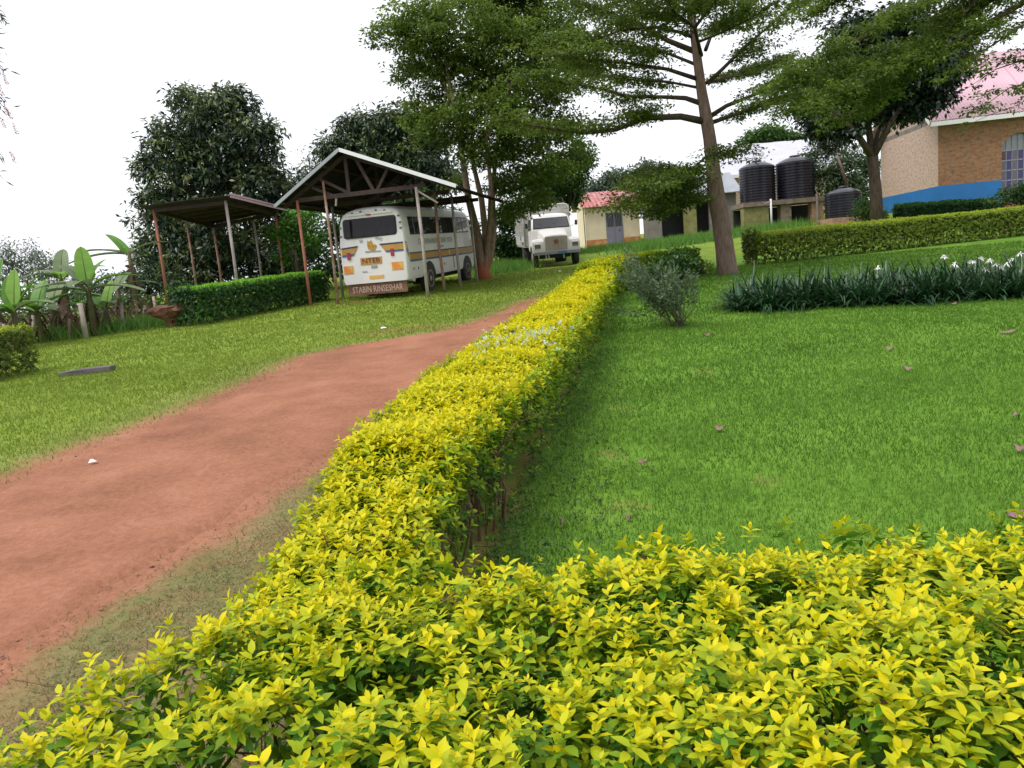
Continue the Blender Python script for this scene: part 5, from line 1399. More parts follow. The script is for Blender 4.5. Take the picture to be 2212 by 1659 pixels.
# ------------------------------------------------------------------ pitched bus shelter
sl, sr = np.array([-6.42, 25.75]), np.array([-2.45, 24.85])
ax = unit((sr - sl)[None])[0]; fw = np.array([-ax[1], ax[0]])            # across, backwards
so = gp(*(sl))
shed = thing('bus_shelter', 'open pole shelter with asymmetric pitched metal roof over the bus', 'shelter', so, rz=math.atan2(ax[1], ax[0]))
WS = float(np.linalg.norm(sr - sl))                                       # local x across, y back
def lz(x, y):
    p = sl + ax * x + fw * y
    return float(gz(p[0], p[1])) - so[2]
HP = 3.42; RX, RZ = 1.80, HP + 1.28                                       # plate height, ridge
EL, ER = -.62, WS + 1.4; EZ = HP - .22
LS = 7.2; OV = .35
for (x, y, mt, r) in [(0, 0, 'red_pole', .05), (.98, .0, 'rust_pole', .045), (WS, 0, 'grey_pole', .055), (WS + .0, 1.9, 'rust_pole', .05), (WS, 3.9, 'grey_pole', .05), (WS, 6.4, 'grey_pole', .05), (0, 2.6, 'grey_pole', .05), (0, 5.2, 'rust_pole', .05), (0, 6.7, 'rust_pole', .05)]:
    z0 = lz(x, y) - .1
    top_z = HP if x in (0, WS) else HP + .5
    MB().tube([(x + .02, y, z0), (x + random.gauss(0, .02), y, (z0 + top_z) / 2), (x, y, top_z)], [r * 1.1, r, r * .95], 8).build('post', M[mt], shed, smooth=True)
def truss(y, full=True):
    parts = [((-.1, y, HP + .0), (WS + .3, y, HP + .02), .09), ((EL + .1, y, EZ + .05), (RX, y, RZ - .05), .08), ((RX, y, RZ - .05), (ER - .1, y, EZ + .05), .08)]
    parts += [((RX, y, HP), (RX, y, RZ - .1), .07), ((RX, y, HP + .05), (.8, y, HP + .62), .06), ((RX + .35, y, RZ - .2), (RX + .85, y, HP + .02), .07), ((RX + .95, y, HP + .03), (RX + 1.35, y, HP + .62), .06), ((RX - .55, y, HP + .03), (.55, y, HP + .35), .06)]
    for a, b_, w in (parts if full else parts[:4]):
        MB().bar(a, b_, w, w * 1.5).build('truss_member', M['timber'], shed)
truss(.06); truss(2.6, False); truss(5.2, False); truss(6.6, False)
for x0, z0, x1, z1 in ((RX, RZ, EL, EZ), (RX, RZ, ER, EZ)):
    L_ = math.hypot(x1 - x0, z1 - z0); ns = int(LS / .72)
    for k in range(ns):                                                   # corrugated sheets, each a part
        ya, yb = -OV + k * .72, -OV + (k + 1) * .72 + .03
        V, F = [], []; seg = 16
        for j in range(seg + 1):
            y = ya + (yb - ya) * j / seg; dz = .014 * math.sin(j / seg * 2 * math.pi * 6) + .008 * (k % 2)
            for (x, z) in ((x0, z0), (x1, z1)):
                V.append((x, y, z + .05 + dz))
        for j in range(seg):
            F.append((2 * j, 2 * j + 1, 2 * j + 3, 2 * j + 2))
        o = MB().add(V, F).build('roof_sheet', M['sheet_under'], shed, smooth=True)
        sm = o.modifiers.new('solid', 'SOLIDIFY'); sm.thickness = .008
    # barge edge at the gable
    up = .07
    MB().bar((x0, -OV - .02, z0 + .07), (x1, -OV - .02, z1 + .07), .05, .115 if x1 > x0 else .10).build('barge_board', M['sheet_white'] if x1 > x0 else M['sheet_grey'], shed)
for t_ in (.25, .55, .9):
    for x1, z1 in ((EL, EZ), (ER, EZ)):
        x = RX + (x1 - RX) * t_; z = RZ + (z1 - RZ) * t_
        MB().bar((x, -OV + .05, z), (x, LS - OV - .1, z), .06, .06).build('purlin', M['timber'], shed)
MB().bar((WS, 0.02, HP - .1), (WS + .65, .02, HP - .55), .05).build('brace', M['grey_pole'], shed)
MB().bar((1.35, .06, HP), (1.30, .06, HP - .3), .05).build('hook', M['grey_pole'], shed)

# ------------------------------------------------------------------ flat shelter on the left
pa = on_ground(366, 678); PB = at(487, 434, 28.0); PC = at(594, 459, 33.2); PD = at(461, 490, 33.8)
ro = gp(pa[0], pa[1])
flat = thing('flat_shelter', 'flat roofed pole shelter with rusty sheet roof beside the mango tree', 'shelter', ro)
ZA = at(334, 452, pa[1])[2]
zA, zB, zC, zD = ZA, PB[2], PC[2] + .0, PC[2] - .25
cA = np.array([pa[0], pa[1]]); cB = PB[:2]; cC = PC[:2]; cD = PD[:2]
def loc(p2, z): return (p2[0] - ro[0], p2[1] - ro[1], z - ro[2])
def fpost(p2, ztop, mt, r=.055, name='post'):
    g0 = float(gz(*p2)) - .1
    MB().tube([loc(p2, g0), loc(p2 + np.array([.02, 0]), (g0 + ztop) / 2), loc(p2, ztop)], [r * 1.1, r, r], 8).build(name, M[mt], flat, smooth=True)
fpost(cA, zA, 'red_pole'); fpost(cB, zB, 'grey_pole'); fpost(cC, zC, 'red_pole'); fpost(cD, zD, 'rust_pole'); fpost((cC + cD) / 2 + np.array([.4, 0]), (zC + zD) / 2, 'grey_pole', .045); fpost((cA + cD) / 2, (zA + zD) / 2, 'rust_pole', .045)
for a, za, b_, zb in ((cA, zA, cB, zB), (cB, zB, cC, zC), (cD, zD, cC, zC), (cA, zA, cD, zD)):
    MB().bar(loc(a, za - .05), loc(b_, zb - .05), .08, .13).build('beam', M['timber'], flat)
for t_ in (.2, .4, .6, .8):
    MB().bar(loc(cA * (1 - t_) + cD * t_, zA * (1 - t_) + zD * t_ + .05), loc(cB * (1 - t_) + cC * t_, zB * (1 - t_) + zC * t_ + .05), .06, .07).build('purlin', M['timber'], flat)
ns = 6
for k in range(ns):
    ta, tb_ = k / ns - (.16 if k == 0 else 0), (k + 1) / ns + (.14 if k == ns - 1 else .012)
    V, F = [], []; seg = 14
    for j in range(seg + 1):
        t_ = ta + (tb_ - ta) * j / seg
        f0, zf = cA * (1 - t_) + cB * t_, zA * (1 - t_) + zB * t_
        b0, zb_ = cD * (1 - t_) + cC * t_, zD * (1 - t_) + zC * t_
        dv = (b0 - f0) / np.linalg.norm(b0 - f0)
        dz = .012 * math.sin(j / seg * 2 * math.pi * 5) + .11 + .008 * (k % 2)
        V += [loc(f0 - dv * .45, zf + dz), loc(b0 + dv * .4, zb_ + dz)]
    for j in range(seg):
        F.append((2 * j, 2 * j + 1, 2 * j + 3, 2 * j + 2))
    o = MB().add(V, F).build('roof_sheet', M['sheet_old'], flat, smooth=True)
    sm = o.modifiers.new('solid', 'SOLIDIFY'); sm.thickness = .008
dv = (cC - cB) / np.linalg.norm(cC - cB)
MB().bar(loc(cB - dv * .45 + np.array([.36, 0]), zB + .13), loc(cC + dv * .4 + np.array([.36, 0]), zC + .13), .03, .16).build('edge_flashing', M['sheet_lilac'], flat)

# red earth lump / upturned stump at the shelter's corner post
hb = on_ground(372, 706)
V, F = [], []; n_, m_ = 14, 9
prof = [(.02, -.1), (.16, -.05), (.14, .12), (.20, .24), (.40, .34), (.52, .46), (.46, .58), (.25, .62), (.02, .60)]
for r_, z_ in prof:
    for k in range(n_):
        a = 6.283 * k / n_; w = 1 + .25 * math.sin(3 * a + z_ * 9) + random.uniform(-.12, .12)
        V.append((r_ * .8 * w * math.cos(a) * 1.25, r_ * .8 * w * math.sin(a), z_ + random.uniform(-.03, .03)))
for i in range(m_ - 1):
    for k in range(n_):
        F.append((i * n_ + k, i * n_ + (k + 1) % n_, (i + 1) * n_ + (k + 1) % n_, (i + 1) * n_ + k))
hs = thing('tree_stump', 'upturned rust brown stump clotted with red earth at the shelter corner', 'stump', hb)
MB().add(V, F).build('root_plate', M['earth_lump'], hs)
for k in range(8):
    a = random.uniform(0, 6.28); MB().tube([(.2 * math.cos(a), .2 * math.sin(a), .45), (.5 * math.cos(a), .42 * math.sin(a), .5), (.78 * math.cos(a), .6 * math.sin(a), .42 + random.uniform(-.1, .1))], [.05, .035, .012], 5).build('root', M['earth_lump'], hs)

# dark slab lying on the grass
sp_ = on_ground(190, 806)
sv_ = [(-.46, -.10, -.02), (.42, -.13, -.02), (.44, .12, -.02), (-.43, .13, -.02), (-.45, -.09, .045), (-.1, -.11, .085), (.42, -.12, .10), (.43, .11, .105), (-.05, .12, .09), (-.42, .12, .05)]
o = MB().add(sv_, [(3, 2, 1, 0), (4, 5, 8, 9), (5, 6, 7, 8), (0, 1, 6, 5, 4), (1, 2, 7, 6), (2, 3, 9, 8, 7), (3, 0, 4, 9)]).build('stone_slab', M['slab'], None, bevel=.012); o.location = Vector(sp_); o.rotation_euler = (0, .02, .10)
o['label'] = 'dark weathered slab lying on the grass right of the short left hedge'; o['category'] = 'slab'

# ------------------------------------------------------------------ the truck (local: front at y=0 facing -y, x to the viewer's right)
tk = at(1205, 575, 37.2); tk = gp(tk[0], 37.2); tk[2] = float(gz(tk[0], 38.5)) - .10
truck = thing('lorry', 'white bonneted lorry with slatted cargo body facing the camera', 'lorry', tk, rz=math.radians(4.5), rx=.05)
TW = 'truck_white'
def tl(secs, name, mat, parent=truck, ang=35, bevel=0):
    o = MB().loft(secs).build(name, M[mat], parent, bevel=bevel); auto_smooth(o, ang); return o
def rect_sec(y, hw, z0, z1, r=.08, hw_top=None):
    ht = hw_top if hw_top is not None else hw
    return [(-hw, y, z0), (hw, y, z0), (hw, y, z0 + (z1 - z0) * .5), (ht, y, z1 - r), (ht - r, y, z1 - r * .25), (ht * .4, y, z1), (-ht * .4, y, z1), (-ht + r, y, z1 - r * .25), (-ht, y, z1 - r), (-hw, y, z0 + (z1 - z0) * .5)]
# bonnet, wings, cab
tl([rect_sec(0, .60, .78, 1.50, .10, .56), rect_sec(.08, .62, .78, 1.56, .10, .58), rect_sec(.6, .66, .78, 1.68, .1, .6), rect_sec(1.22, .78, .78, 1.80, .1, .68)], 'bonnet', TW)
cabs = [(1.20, .98, 1.78, .96), (1.30, 1.00, 1.95, .97), (1.52, 1.0, 2.42, .92), (1.66, .99, 2.52, .88), (2.5, .99, 2.56, .88), (2.72, .98, 2.45, .88)]
cab = tl([rect_sec(y, hw, .75, z, .12 if z > 2 else .05, ht) for y, hw, z, ht in cabs], 'cab', TW)
for s in (-1, 1):
    arcp = []
    for a in np.linspace(-20, 190, 12):
        arcp.append((.62 + .62 * math.cos(math.radians(a)) * -1, .86 + .50 * math.sin(math.radians(a))))
    secs = []
    for x in (.58, .62, .95, 1.10, 1.14):
        k = {.58: .96, .62: 1.0, .95: 1.0, 1.10: .97, 1.14: .86}[x]
        pts = [(y, .70 + (z - .70) * k) for y, z in [(.02, .72), (.0, 1.05), (.03, 1.24), (.12, 1.33), (.45, 1.37), (.85, 1.34), (1.12, 1.12), (1.24, .80), (1.16, .76), (1.02, 1.0), (.62, 1.14), (.26, 1.0), (.16, .72)]]
        secs.append([(s * x, y, z) for y, z in pts])
    wing = tl(secs if s > 0 else secs, 'wing', TW)
    bz = MB().box((s * .90, -.012, 1.03), (.36, .05, .27)).build('headlight', M['truck_white'], truck, bevel=.02)
    MB().box((s * .90, -.035, 1.03), (.29, .03, .19)).build('lens', M['dark_lamp'], bz, bevel=.02)
    wh = MB().lathe((s * .98, .66, .47), [(.28, -.12), (.44, -.12), (.47, -.08), (.47, .08), (.44, .12), (.28, .12)], 22, 'X').build('wheel', M['rubber'], truck); auto_smooth(wh)
    MB().lathe((s * 1.06, .66, .47), [(.05, -.05), (.27, -.05), (.27, .03), (.05, .05)], 16, 'X').build('rim', M['hub'], wh, smooth=True)
    wh = MB().lathe((s * .86, 4.5, .47), [(.28, -.26), (.44, -.26), (.47, -.22), (.47, .22), (.44, .26), (.28, .26)], 22, 'X').build('wheel', M['rubber'], truck); auto_smooth(wh)
    MB().lathe((s * 1.0, 4.5, .47), [(.05, -.05), (.27, -.05), (.27, .1), (.05, .02)], 16, 'X').build('rim', M['hub'], wh, smooth=True)
    # door window and door
    dw = [(s * 1.003, 1.66, 1.80), (s * 1.003, 2.55, 1.80), (s * .955, 2.5, 2.32), (s * .965, 1.84, 2.32)]
    off = [(x + s * .012, y, z) for x, y, z in dw]
    f_ = [(0, 1, 2, 3), (7, 6, 5, 4), (0, 4, 5, 1), (1, 5, 6, 2), (2, 6, 7, 3), (3, 7, 4, 0)]
    wd = MB().add(off + [(x - s * .04, y, z) for x, y, z in dw], f_ if s > 0 else [tuple(reversed(q)) for q in f_]).build('door_window', M['black'], truck)
    MB().box((s * 1.004, 2.12, 1.28), (.014, .98, .92)).build('door', M[TW], truck, bevel=.004)
    MB().box((s * 1.02, 2.45, 1.50), (.03, .14, .04)).build('door_handle', M['steel'], truck)
    MB().bar((s * .98, 1.32, 1.85), (s * 1.2, 1.2, 2.0), .02).build('mirror_arm', M['steel'], truck)
    MB().box((s * 1.22, 1.2, 2.02), (.12, .03, .24)).build('side_mirror', M['black'], truck)
# windscreen
def ws(x, z): return (x, 1.30 + (z - 1.95) * (.22 / .47), z)
poly = [(-.86, 1.86), (.86, 1.86), (.80, 2.30), (-.80, 2.30)]
def scr(poly, off, th, name, mat, parent):
    n = len(poly); v = [tuple(np.array(ws(x, z)) + np.array([0, -.9, .42]) * off) for x, z in poly] + [tuple(np.array(ws(x, z)) + np.array([0, -.9, .42]) * (off - th)) for x, z in poly]
    return MB().add(v, [tuple(range(n)), tuple(range(2 * n - 1, n - 1, -1))] + [(i, n + i, n + (i + 1) % n, (i + 1) % n) for i in range(n)]).build(name, M[mat], parent)
wsf = scr([(-.90, 1.83), (.90, 1.83), (.84, 2.34), (-.84, 2.34)], .015, .04, 'windscreen_frame', 'black', truck)
scr([(-.85, 1.87), (.85, 1.87), (.80, 2.30), (-.80, 2.30)], .020, .004, 'cabin_shade', 'cabin', wsf)
scr([(-.60, 1.88), (-.1, 1.88), (-.15, 2.15), (-.55, 2.18)], .032, .008, 'seat_back', 'hub', wsf)
scr(poly, .045, .004, 'windscreen', 'windscreen', wsf)
MB().bar(ws(-.3, 1.85), tuple(np.array(ws(-.55, 2.05)) + [0, -.06, .02]), .015).build('wiper', M['black'], truck)
MB().bar(ws(.35, 1.85), tuple(np.array(ws(.1, 2.05)) + [0, -.06, .02]), .015).build('wiper', M['black'], truck)
# grille with fine bars and a round badge
gr = MB().box((0, -.02, 1.14), (1.06, .05, .64)).build('grille', M['grille'], truck, bevel=.015)
for k in range(15):
    MB().box((-.49 + k * .07, -.05, 1.14), (.022, .02, .58)).build('grille_bar', M['grille'], gr)
MB().lathe((0, 0, 0), [(.10, -.012), (.115, -.012), (.115, .012), (.10, .012)], 20, 'X').build('badge', M['brown_board'], gr).matrix_local = Tm(0, -.075, 1.2) @ Matrix.Rotation(math.pi / 2, 4, 'Z')
MB().bar((0, -.08, 1.10), (0, -.08, 1.30), .03, .02, up=(0, 1, 0)).build('badge_bar', M['brown_board'], gr)
MB().box((0, -.12, .70), (2.2, .12, .15)).build('bumper', M['steel'], truck, bevel=.02)
np_ = MB().box((.25, -.19, .70), (.42, .015, .11)).build('number_plate', M['blue_tarp'], truck)
for x in (-.55, -.42, .30):
    MB().bar((x, -.08, .62), (x + .03, -.06, .40), .05, .03).build('hanging_strap', M['slat_grey'], truck)
MB().box((0, 3.4, .68), (1.0, 6.0, .2)).build('chassis', M['black'], truck)
MB().box((0, .7, .52), (1.5, .25, .2)).build('axle', M['black'], truck)
# cargo body of slats
CB0, CB1, CH = 2.85, 7.0, 3.12
MB().box((0, (CB0 + CB1) / 2, 1.0), (2.28, CB1 - CB0, .1)).build('cargo_floor', M['slat_grey'], truck)
for k in range(9):
    z = 1.2 + k * .205
    MB().box((0, CB0, z), (2.24, .035, .19)).build('headboard_slat', M['slat_grey'], truck)
for s in (-1, 1):
    MB().box((s * 1.14, (CB0 + CB1) / 2, 1.28), (.05, CB1 - CB0, .46)).build('side_panel', M[TW], truck)
    for k in range(7):
        z = 1.62 + k * .205
        MB().box((s * 1.13, (CB0 + CB1) / 2, z), (.03, CB1 - CB0, .15)).build('side_slat', M['slat_grey'], truck)
    for k in range(7):
        y = CB0 + .05 + k * (CB1 - CB0 - .1) / 6
        MB().box((s * 1.17, y, 2.0), (.06, .07, 1.86)).build('side_post', M['slat_grey'], truck)
    MB().tube([(s * 1.15, CB0, 1.0), (s * 1.15, CB0, 2.8), (s * 1.08, CB0, 2.93), (s * .95, CB0, 2.98), (0, CB0, 2.99)], .05, 8).build('hoop', M['slat_grey'], truck, smooth=True)
MB().box((0, CB0 - .04, 2.2), (.07, .05, 1.9)).build('headboard_post', M['slat_grey'], truck)
MB().box((-1.18, 4.6, 1.42), (.02, .5, .22)).build('blue_patch', M['blue_tarp'], truck)
MB().box((-1.18, 3.9, 1.16), (.02, .9, .14)).build('dark_patch', M['black'], truck)
for a, b_ in (((-.4, 3.2, 3.3), (.95, 3.2, 3.3)), ((.95, 3.2, 3.3), (.95, 2.9, 2.9)), ((.2, 3.2, 3.3), (.25, 2.9, 2.9)), ((-.4, 3.2, 3.3), (-.4, 2.9, 2.9))):
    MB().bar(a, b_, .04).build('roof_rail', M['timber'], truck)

# ------------------------------------------------------------------ cream hut with a red roof
h0 = at(1268, 535, 51.5); hz = float(gz(h0[0] + 1.7, 51.5))
hut = thing('hut', 'small cream plastered hut with red metal roof and mauve double door', 'hut', (h0[0], 51.5, hz), rz=math.radians(4))
HW, HD, HH = 3.6, 3.0, 2.62
MB().box((HW / 2, HD / 2, HH / 2 - .1), (HW, HD, HH + .2)).build('wall', M['cream_wall'], hut)
MB().box((HW / 2, -.002, .18), (HW + .02, .02, .52)).build('splash_band', plain('red_splash', (.52, .20, .08), .95, .2, 3, .2, 0, dirt=((.62, .42, .26), 2.5, .5)), hut)
dr_ = MB().box((1.92, -.02, 1.06), (1.12, .06, 2.06)).build('door', M['steel'], hut)
for s in (0, 1):
    x0 = 1.40 + s * .53
    lf = MB().box((x0 + .25, -.06, .62), (.50, .03, 1.1)).build('door_leaf', M['mauve_door'], dr_)
    MB().box((x0 + .25, -.055, 1.62), (.48, .012, .86)).build('opening', M['black'], dr_)
    for k in range(5):
        MB().box((x0 + .05 + k * .1, -.075, 1.62), (.022, .02, .88)).build('door_bar', M['mauve_door'], dr_)
MB().box((2.22, -.09, .92), (.05, .03, .12)).build('door_handle', M['black'], dr_)
ns = 15
for k in range(ns):
    x0 = -.28 + k * (HW + .62) / ns; w = (HW + .62) / ns
    V = []
    for x, dz in ((x0, .045), (x0 + .03, .045), (x0 + .06, 0), (x0 + w - .012, 0)):
        V += [(x, -.45, HH - .10 + dz), (x + .0, HD * .62, HH + 1.02 + dz)]
    o = MB().add(V, [(2 * j, 2 * j + 2, 2 * j + 3, 2 * j + 1) for j in range(3)]).build('roof_sheet', M['sheet_red'], hut)
    sm = o.modifiers.new('solid', 'SOLIDIFY'); sm.thickness = .012
MB().add([(-.0, 0, HH - .02), (HW, 0, HH - .02), (HW, HD * .60, HH + .92), (0, HD * .60, HH + .92), (0, HD, HH - .02), (HW, HD, HH - .02)], [(0, 4, 3), (1, 2, 5), (3, 4, 5, 2), (0, 3, 2, 1)]).build('gable', M['cream_wall'], hut)
MB().add([(-.28, HD * .62, HH + 1.03), (HW + .3, HD * .62, HH + 1.03), (HW + .3, HD + .3, HH - .1), (-.28, HD + .3, HH - .1), (-.28, HD * .62, HH + 1.0), (HW + .3, HD * .62, HH + 1.0), (HW + .3, HD + .3, HH - .13), (-.28, HD + .3, HH - .13)], [(0, 1, 2, 3), (7, 6, 5, 4), (0, 4, 5, 1), (2, 6, 7, 3)]).build('rear_roof', M['sheet_red'], hut)
MB().box((-.10, -.15, HH / 2), (.06, .06, HH)).build('drainpipe', M['concrete'], hut)
g0 = at(1316, 495, 50.6)

# ------------------------------------------------------------------ low grey building with dark openings
lo = at(1400, 520, 50); loz = float(gz(lo[0] + 3, 50))
low = thing('low_building', 'low grey roofed outbuilding with dark openings behind the tall tree', 'building', (lo[0], 50, loz), rz=math.radians(-3))
LW = 5.6
for x0, x1, mt in ((.0, .9, 'concrete'), (2.3, 3.1, 'mossy'), (3.9, 4.15, 'concrete'), (4.75, LW, 'concrete')):
    MB().box(((x0 + x1) / 2, 0, 1.0), (x1 - x0, .3, 2.2)).build('pillar', M[mt], low)
MB().box((LW / 2, 0, 2.25), (LW, .34, .32)).build('lintel', M['concrete'], low)
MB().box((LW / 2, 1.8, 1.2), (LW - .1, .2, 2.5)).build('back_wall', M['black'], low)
MB().box((.08, .9, 1.2), (.2, 1.6, 2.4)).build('end_wall', M['concrete'], low); MB().box((LW - .08, .9, 1.2), (.2, 1.6, 2.4)).build('end_wall', M['brick_low'], low)
for k in range(8):
    x0 = -.3 + k * .78
    o = MB().add([(x0, -.5, 2.42), (x0 + .79, -.5, 2.42), (x0 + .79, 2.6, 3.9), (x0, 2.6, 3.9)], [(0, 1, 2, 3)]).build('roof_sheet', M['sheet_grey'], low)
    o.location.z = .006 * (k % 2); sm = o.modifiers.new('solid', 'SOLIDIFY'); sm.thickness = .03
MB().tube([(4.35, -.3, 0), (4.35, -.3, 2.4)], .05, 8).build('pipe', M['white_board'], low)
MB().tube([(4.55, -.25, 0), (4.55, -.25, 2.4)], .04, 8).build('pipe', M['white_board'], low)
# tall narrow wall and drainpipe right of the trunk
wv = at(1588, 490, 53); wz = float(gz(wv[0], 53))

# ------------------------------------------------------------------ white roofed house behind the tanks
hv = at(1583, 480, 58); hz2 = float(gz(hv[0] + 3, 58))
hs2 = thing('house', 'brick house with bright white metal roof behind the water tanks', 'house', (hv[0], 58, hz2), rz=math.radians(2))
zt0 = at(1600, 378, 58)[2] - hz2; zt1 = at(1690, 308, 62)[2] - hz2
MB().box((4.0, 3, zt0 / 2 - .1), (8.0, 6, zt0)).build('wall', M['brick_pale_lit'], hs2)
ns = 9
for k in range(ns):
    x0 = -.5 + k * 1.0
    o = MB().add([(x0, -.6, zt0), (x0 + 1.0, -.6, zt0), (x0 + 1.0, 3.2, zt1), (x0, 3.2, zt1)], [(0, 1, 2, 3)]).build('roof_sheet', M['sheet_house'], hs2)
    o.location.z = .02 * (k % 2); sm = o.modifiers.new('solid', 'SOLIDIFY'); sm.thickness = .02
MB().box((-.3, -.4, zt0 / 2), (.55, .3, zt0)).build('corner_pier', M['white_board'], hs2)
MB().box((4.0, -.65, zt0 - .12), (9.0, .06, .22)).build('fascia', M['white_board'], hs2)
MB().tube([(3.75, -.3, 0), (3.75, -.3, zt0)], .12, 8).build('downpipe', M['white_board'], hs2)

# ------------------------------------------------------------------ water tanks and stand
YT = 45.5
sv = at(1606, 492, YT); sw = at(1778, 478, YT); ZS = at(1690, 432, YT)[2]
g1 = float(gz((sv[0] + sw[0]) / 2, YT)) - .05
W_ = sw[0] - sv[0]
stand = thing('tank_stand', 'rubble stone stand with dark bays under the two big tanks', 'tank stand', (sv[0], YT, g1))
HS = ZS - g1
MB().box((W_ / 2, .95, HS - .12), (W_ + .1, 2.5, .26)).build('slab', M['stone'], stand)
for x0, x1, mt in ((0, .95, 'mossy'), (.96, 1.45, 'mossy'), (2.15, 2.75, 'stone'), (3.95, W_ - .02, 'brick_low')):
    MB().box(((x0 + x1) / 2, .15, HS / 2 - .15), (x1 - x0, .6, HS - .24)).build('pier', M[mt], stand)
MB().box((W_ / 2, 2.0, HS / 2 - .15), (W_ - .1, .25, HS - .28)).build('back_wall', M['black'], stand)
MB().tube([(W_ - .45, -.35, 0), (W_ - .45, -.35, HS + .1)], .07, 8).build('post', M['concrete'], stand)
def tank(label, x, y, z, R, h, group='black plastic water tanks', n=44, rings=13, parent=None):
    t = thing('water_tank', label, 'water tank', (x, y, z), group=group)
    prof = [(R * .98, 0)]
    for k in range(rings):
        z0, z1 = h * k / rings, h * (k + 1) / rings
        prof += [(R * .965, z0 + .012), (R, z0 + (z1 - z0) * .25), (R, z0 + (z1 - z0) * .75), (R * .965, z1 - .012)]
    o = MB().lathe((0, 0, 0), prof, n).build('shell', M['tank'], t); auto_smooth(o, 30)
    o = MB().lathe((0, 0, 0), [(R * .965, h - .012), (R * .97, h + .02), (R * .80, h + R * .13), (R * .5, h + R * .25), (R * .3, h + R * .30)], n).build('dome', M['tank'], t); auto_smooth(o, 30)
    MB().lathe((0, 0, h + R * .28), [(R * .27, 0), (R * .28, .08), (R * .24, .12), (.02, .14)], 20).build('lid', M['tank'], t, smooth=True)
    return t
zs = g1 + HS + .012
c1, c2 = at(1636, 400, YT + 1), at(1718, 395, YT + 1)
ht1 = at(1636, 362, YT + 1)[2] - zs
tank('left one of the two big black tanks on the stone stand', c1[0], YT + 1, zs, 1.02, ht1)
tank('right one of the two big black tanks on the stone stand', c2[0], YT + 1, zs, 1.10, at(1718, 352, YT + 1)[2] - zs)
c3 = at(1822, 470, 41.5); zb3 = at(1822, 470, 41.5)[2]
tank('small black ribbed tank on a low brick plinth near the brick hall', c3[0], 41.5, zb3, .92, at(1822, 418, 41.5)[2] - zb3, rings=9)
g3 = float(gz(c3[0], 41.5)) - .1
pl_ = MB().box((0, 0, (zb3 - g3) / 2 - .004), (2.1, 2.1, max(.15, zb3 - g3 - .006))).build('brick_plinth', M['brick_low'], None)
pl_.location = (c3[0], 41.5, g3); pl_['label'] = 'low brick plinth under the small black tank'; pl_['category'] = 'plinth'
pb = at(1667, 488, 43.0); pb = gp(pb[0], 43.0); ptop = at(1662, 430, 43.0)
tp = thing('standpipe', 'thin pale standpipe in front of the tank stand', 'pipe', pb)
MB().tube([(0, 0, -.1), (0, 0, ptop[2] - pb[2])], .055, 8).build('pipe', M['white_board'], tp, smooth=True)
MB().tube([(0, 0, ptop[2] - pb[2] - .12), (-.35, 0, ptop[2] - pb[2] - .25)], .04, 6).build('outlet', M['steel'], tp, smooth=True)

# ------------------------------------------------------------------ brick hall
YH = 38.0
hc = at(2028, 455, YH); hz0 = hc[2] - .35
hall = thing('brick_hall', 'brick hall with faded red roof, white fascia and blue painted base', 'hall', (hc[0], YH, hz0))
ZE = at(2028, 246, YH)[2] - hz0                                            # eaves
ZBL = at(2028, 402, YH)[2] - hz0                                           # top of blue paint
gd = unit(np.array([[.10, 1.0]]))[0]; rd_ = unit(np.array([[1.0, -.20]]))[0]   # gable wall runs back, long wall runs right
GW, RWL = 7.2, 16.0
def hp(a, b_, z): return (gd[0] * a + rd_[0] * b_, gd[1] * a + rd_[1] * b_, z)
ZR = ZE + 3.1
# gable wall with the pale lit-side brick tone and its tie beam
nrm_g = np.array([-1.0, .10]); nrm_r = np.array([-.2, -1.0])
MB().add([hp(0, 0, 0), hp(GW, 0, 0), hp(GW, 0, ZE), hp(GW / 2, 0, ZR), hp(0, 0, ZE), hp(0, .3, 0), hp(GW, .3, 0), hp(GW, .3, ZE), hp(GW / 2, .3, ZR), hp(0, .3, ZE)],
         [(0, 4, 3, 2, 1), (5, 6, 7, 8, 9), (0, 1, 6, 5), (1, 2, 7, 6), (2, 3, 8, 7), (3, 4, 9, 8), (4, 0, 5, 9)]).build('gable_wall', M['brick_pale_lit'], hall)
AX0, AX1, AZ0, AZS = 2.75, 4.25, .55, ZBL + 1.35                               # arched window opening along the long wall
AR = (AX1 - AX0) / 2
def long_wall():
    mb = MB(); th = .3
    arc = [(AX0 + AR - AR * math.cos(a), AZS + AR * math.sin(a)) for a in np.linspace(0, math.pi, 13)]
    def q(pts):
        n = len(pts); v = [hp(.0, b_, z) for b_, z in pts] + [hp(th, b_, z) for b_, z in pts]
        mb.add(v, [tuple(range(n)), tuple(range(2 * n - 1, n - 1, -1))] + [(i, n + i, n + (i + 1) % n, (i + 1) % n) for i in range(n)])
    q([(.301, 0), (AX0, 0), (AX0, ZE), (.301, ZE)]); q([(AX1, 0), (RWL, 0), (RWL, ZE), (AX1, ZE)]); q([(AX0, 0), (AX1, 0), (AX1, AZ0), (AX0, AZ0)])
    for i in range(12):
        q([arc[i], arc[i + 1], (arc[i + 1][0], ZE), (arc[i][0], ZE)])
    return mb.build('long_wall', M['brick_red_shaded'], hall)
long_wall()
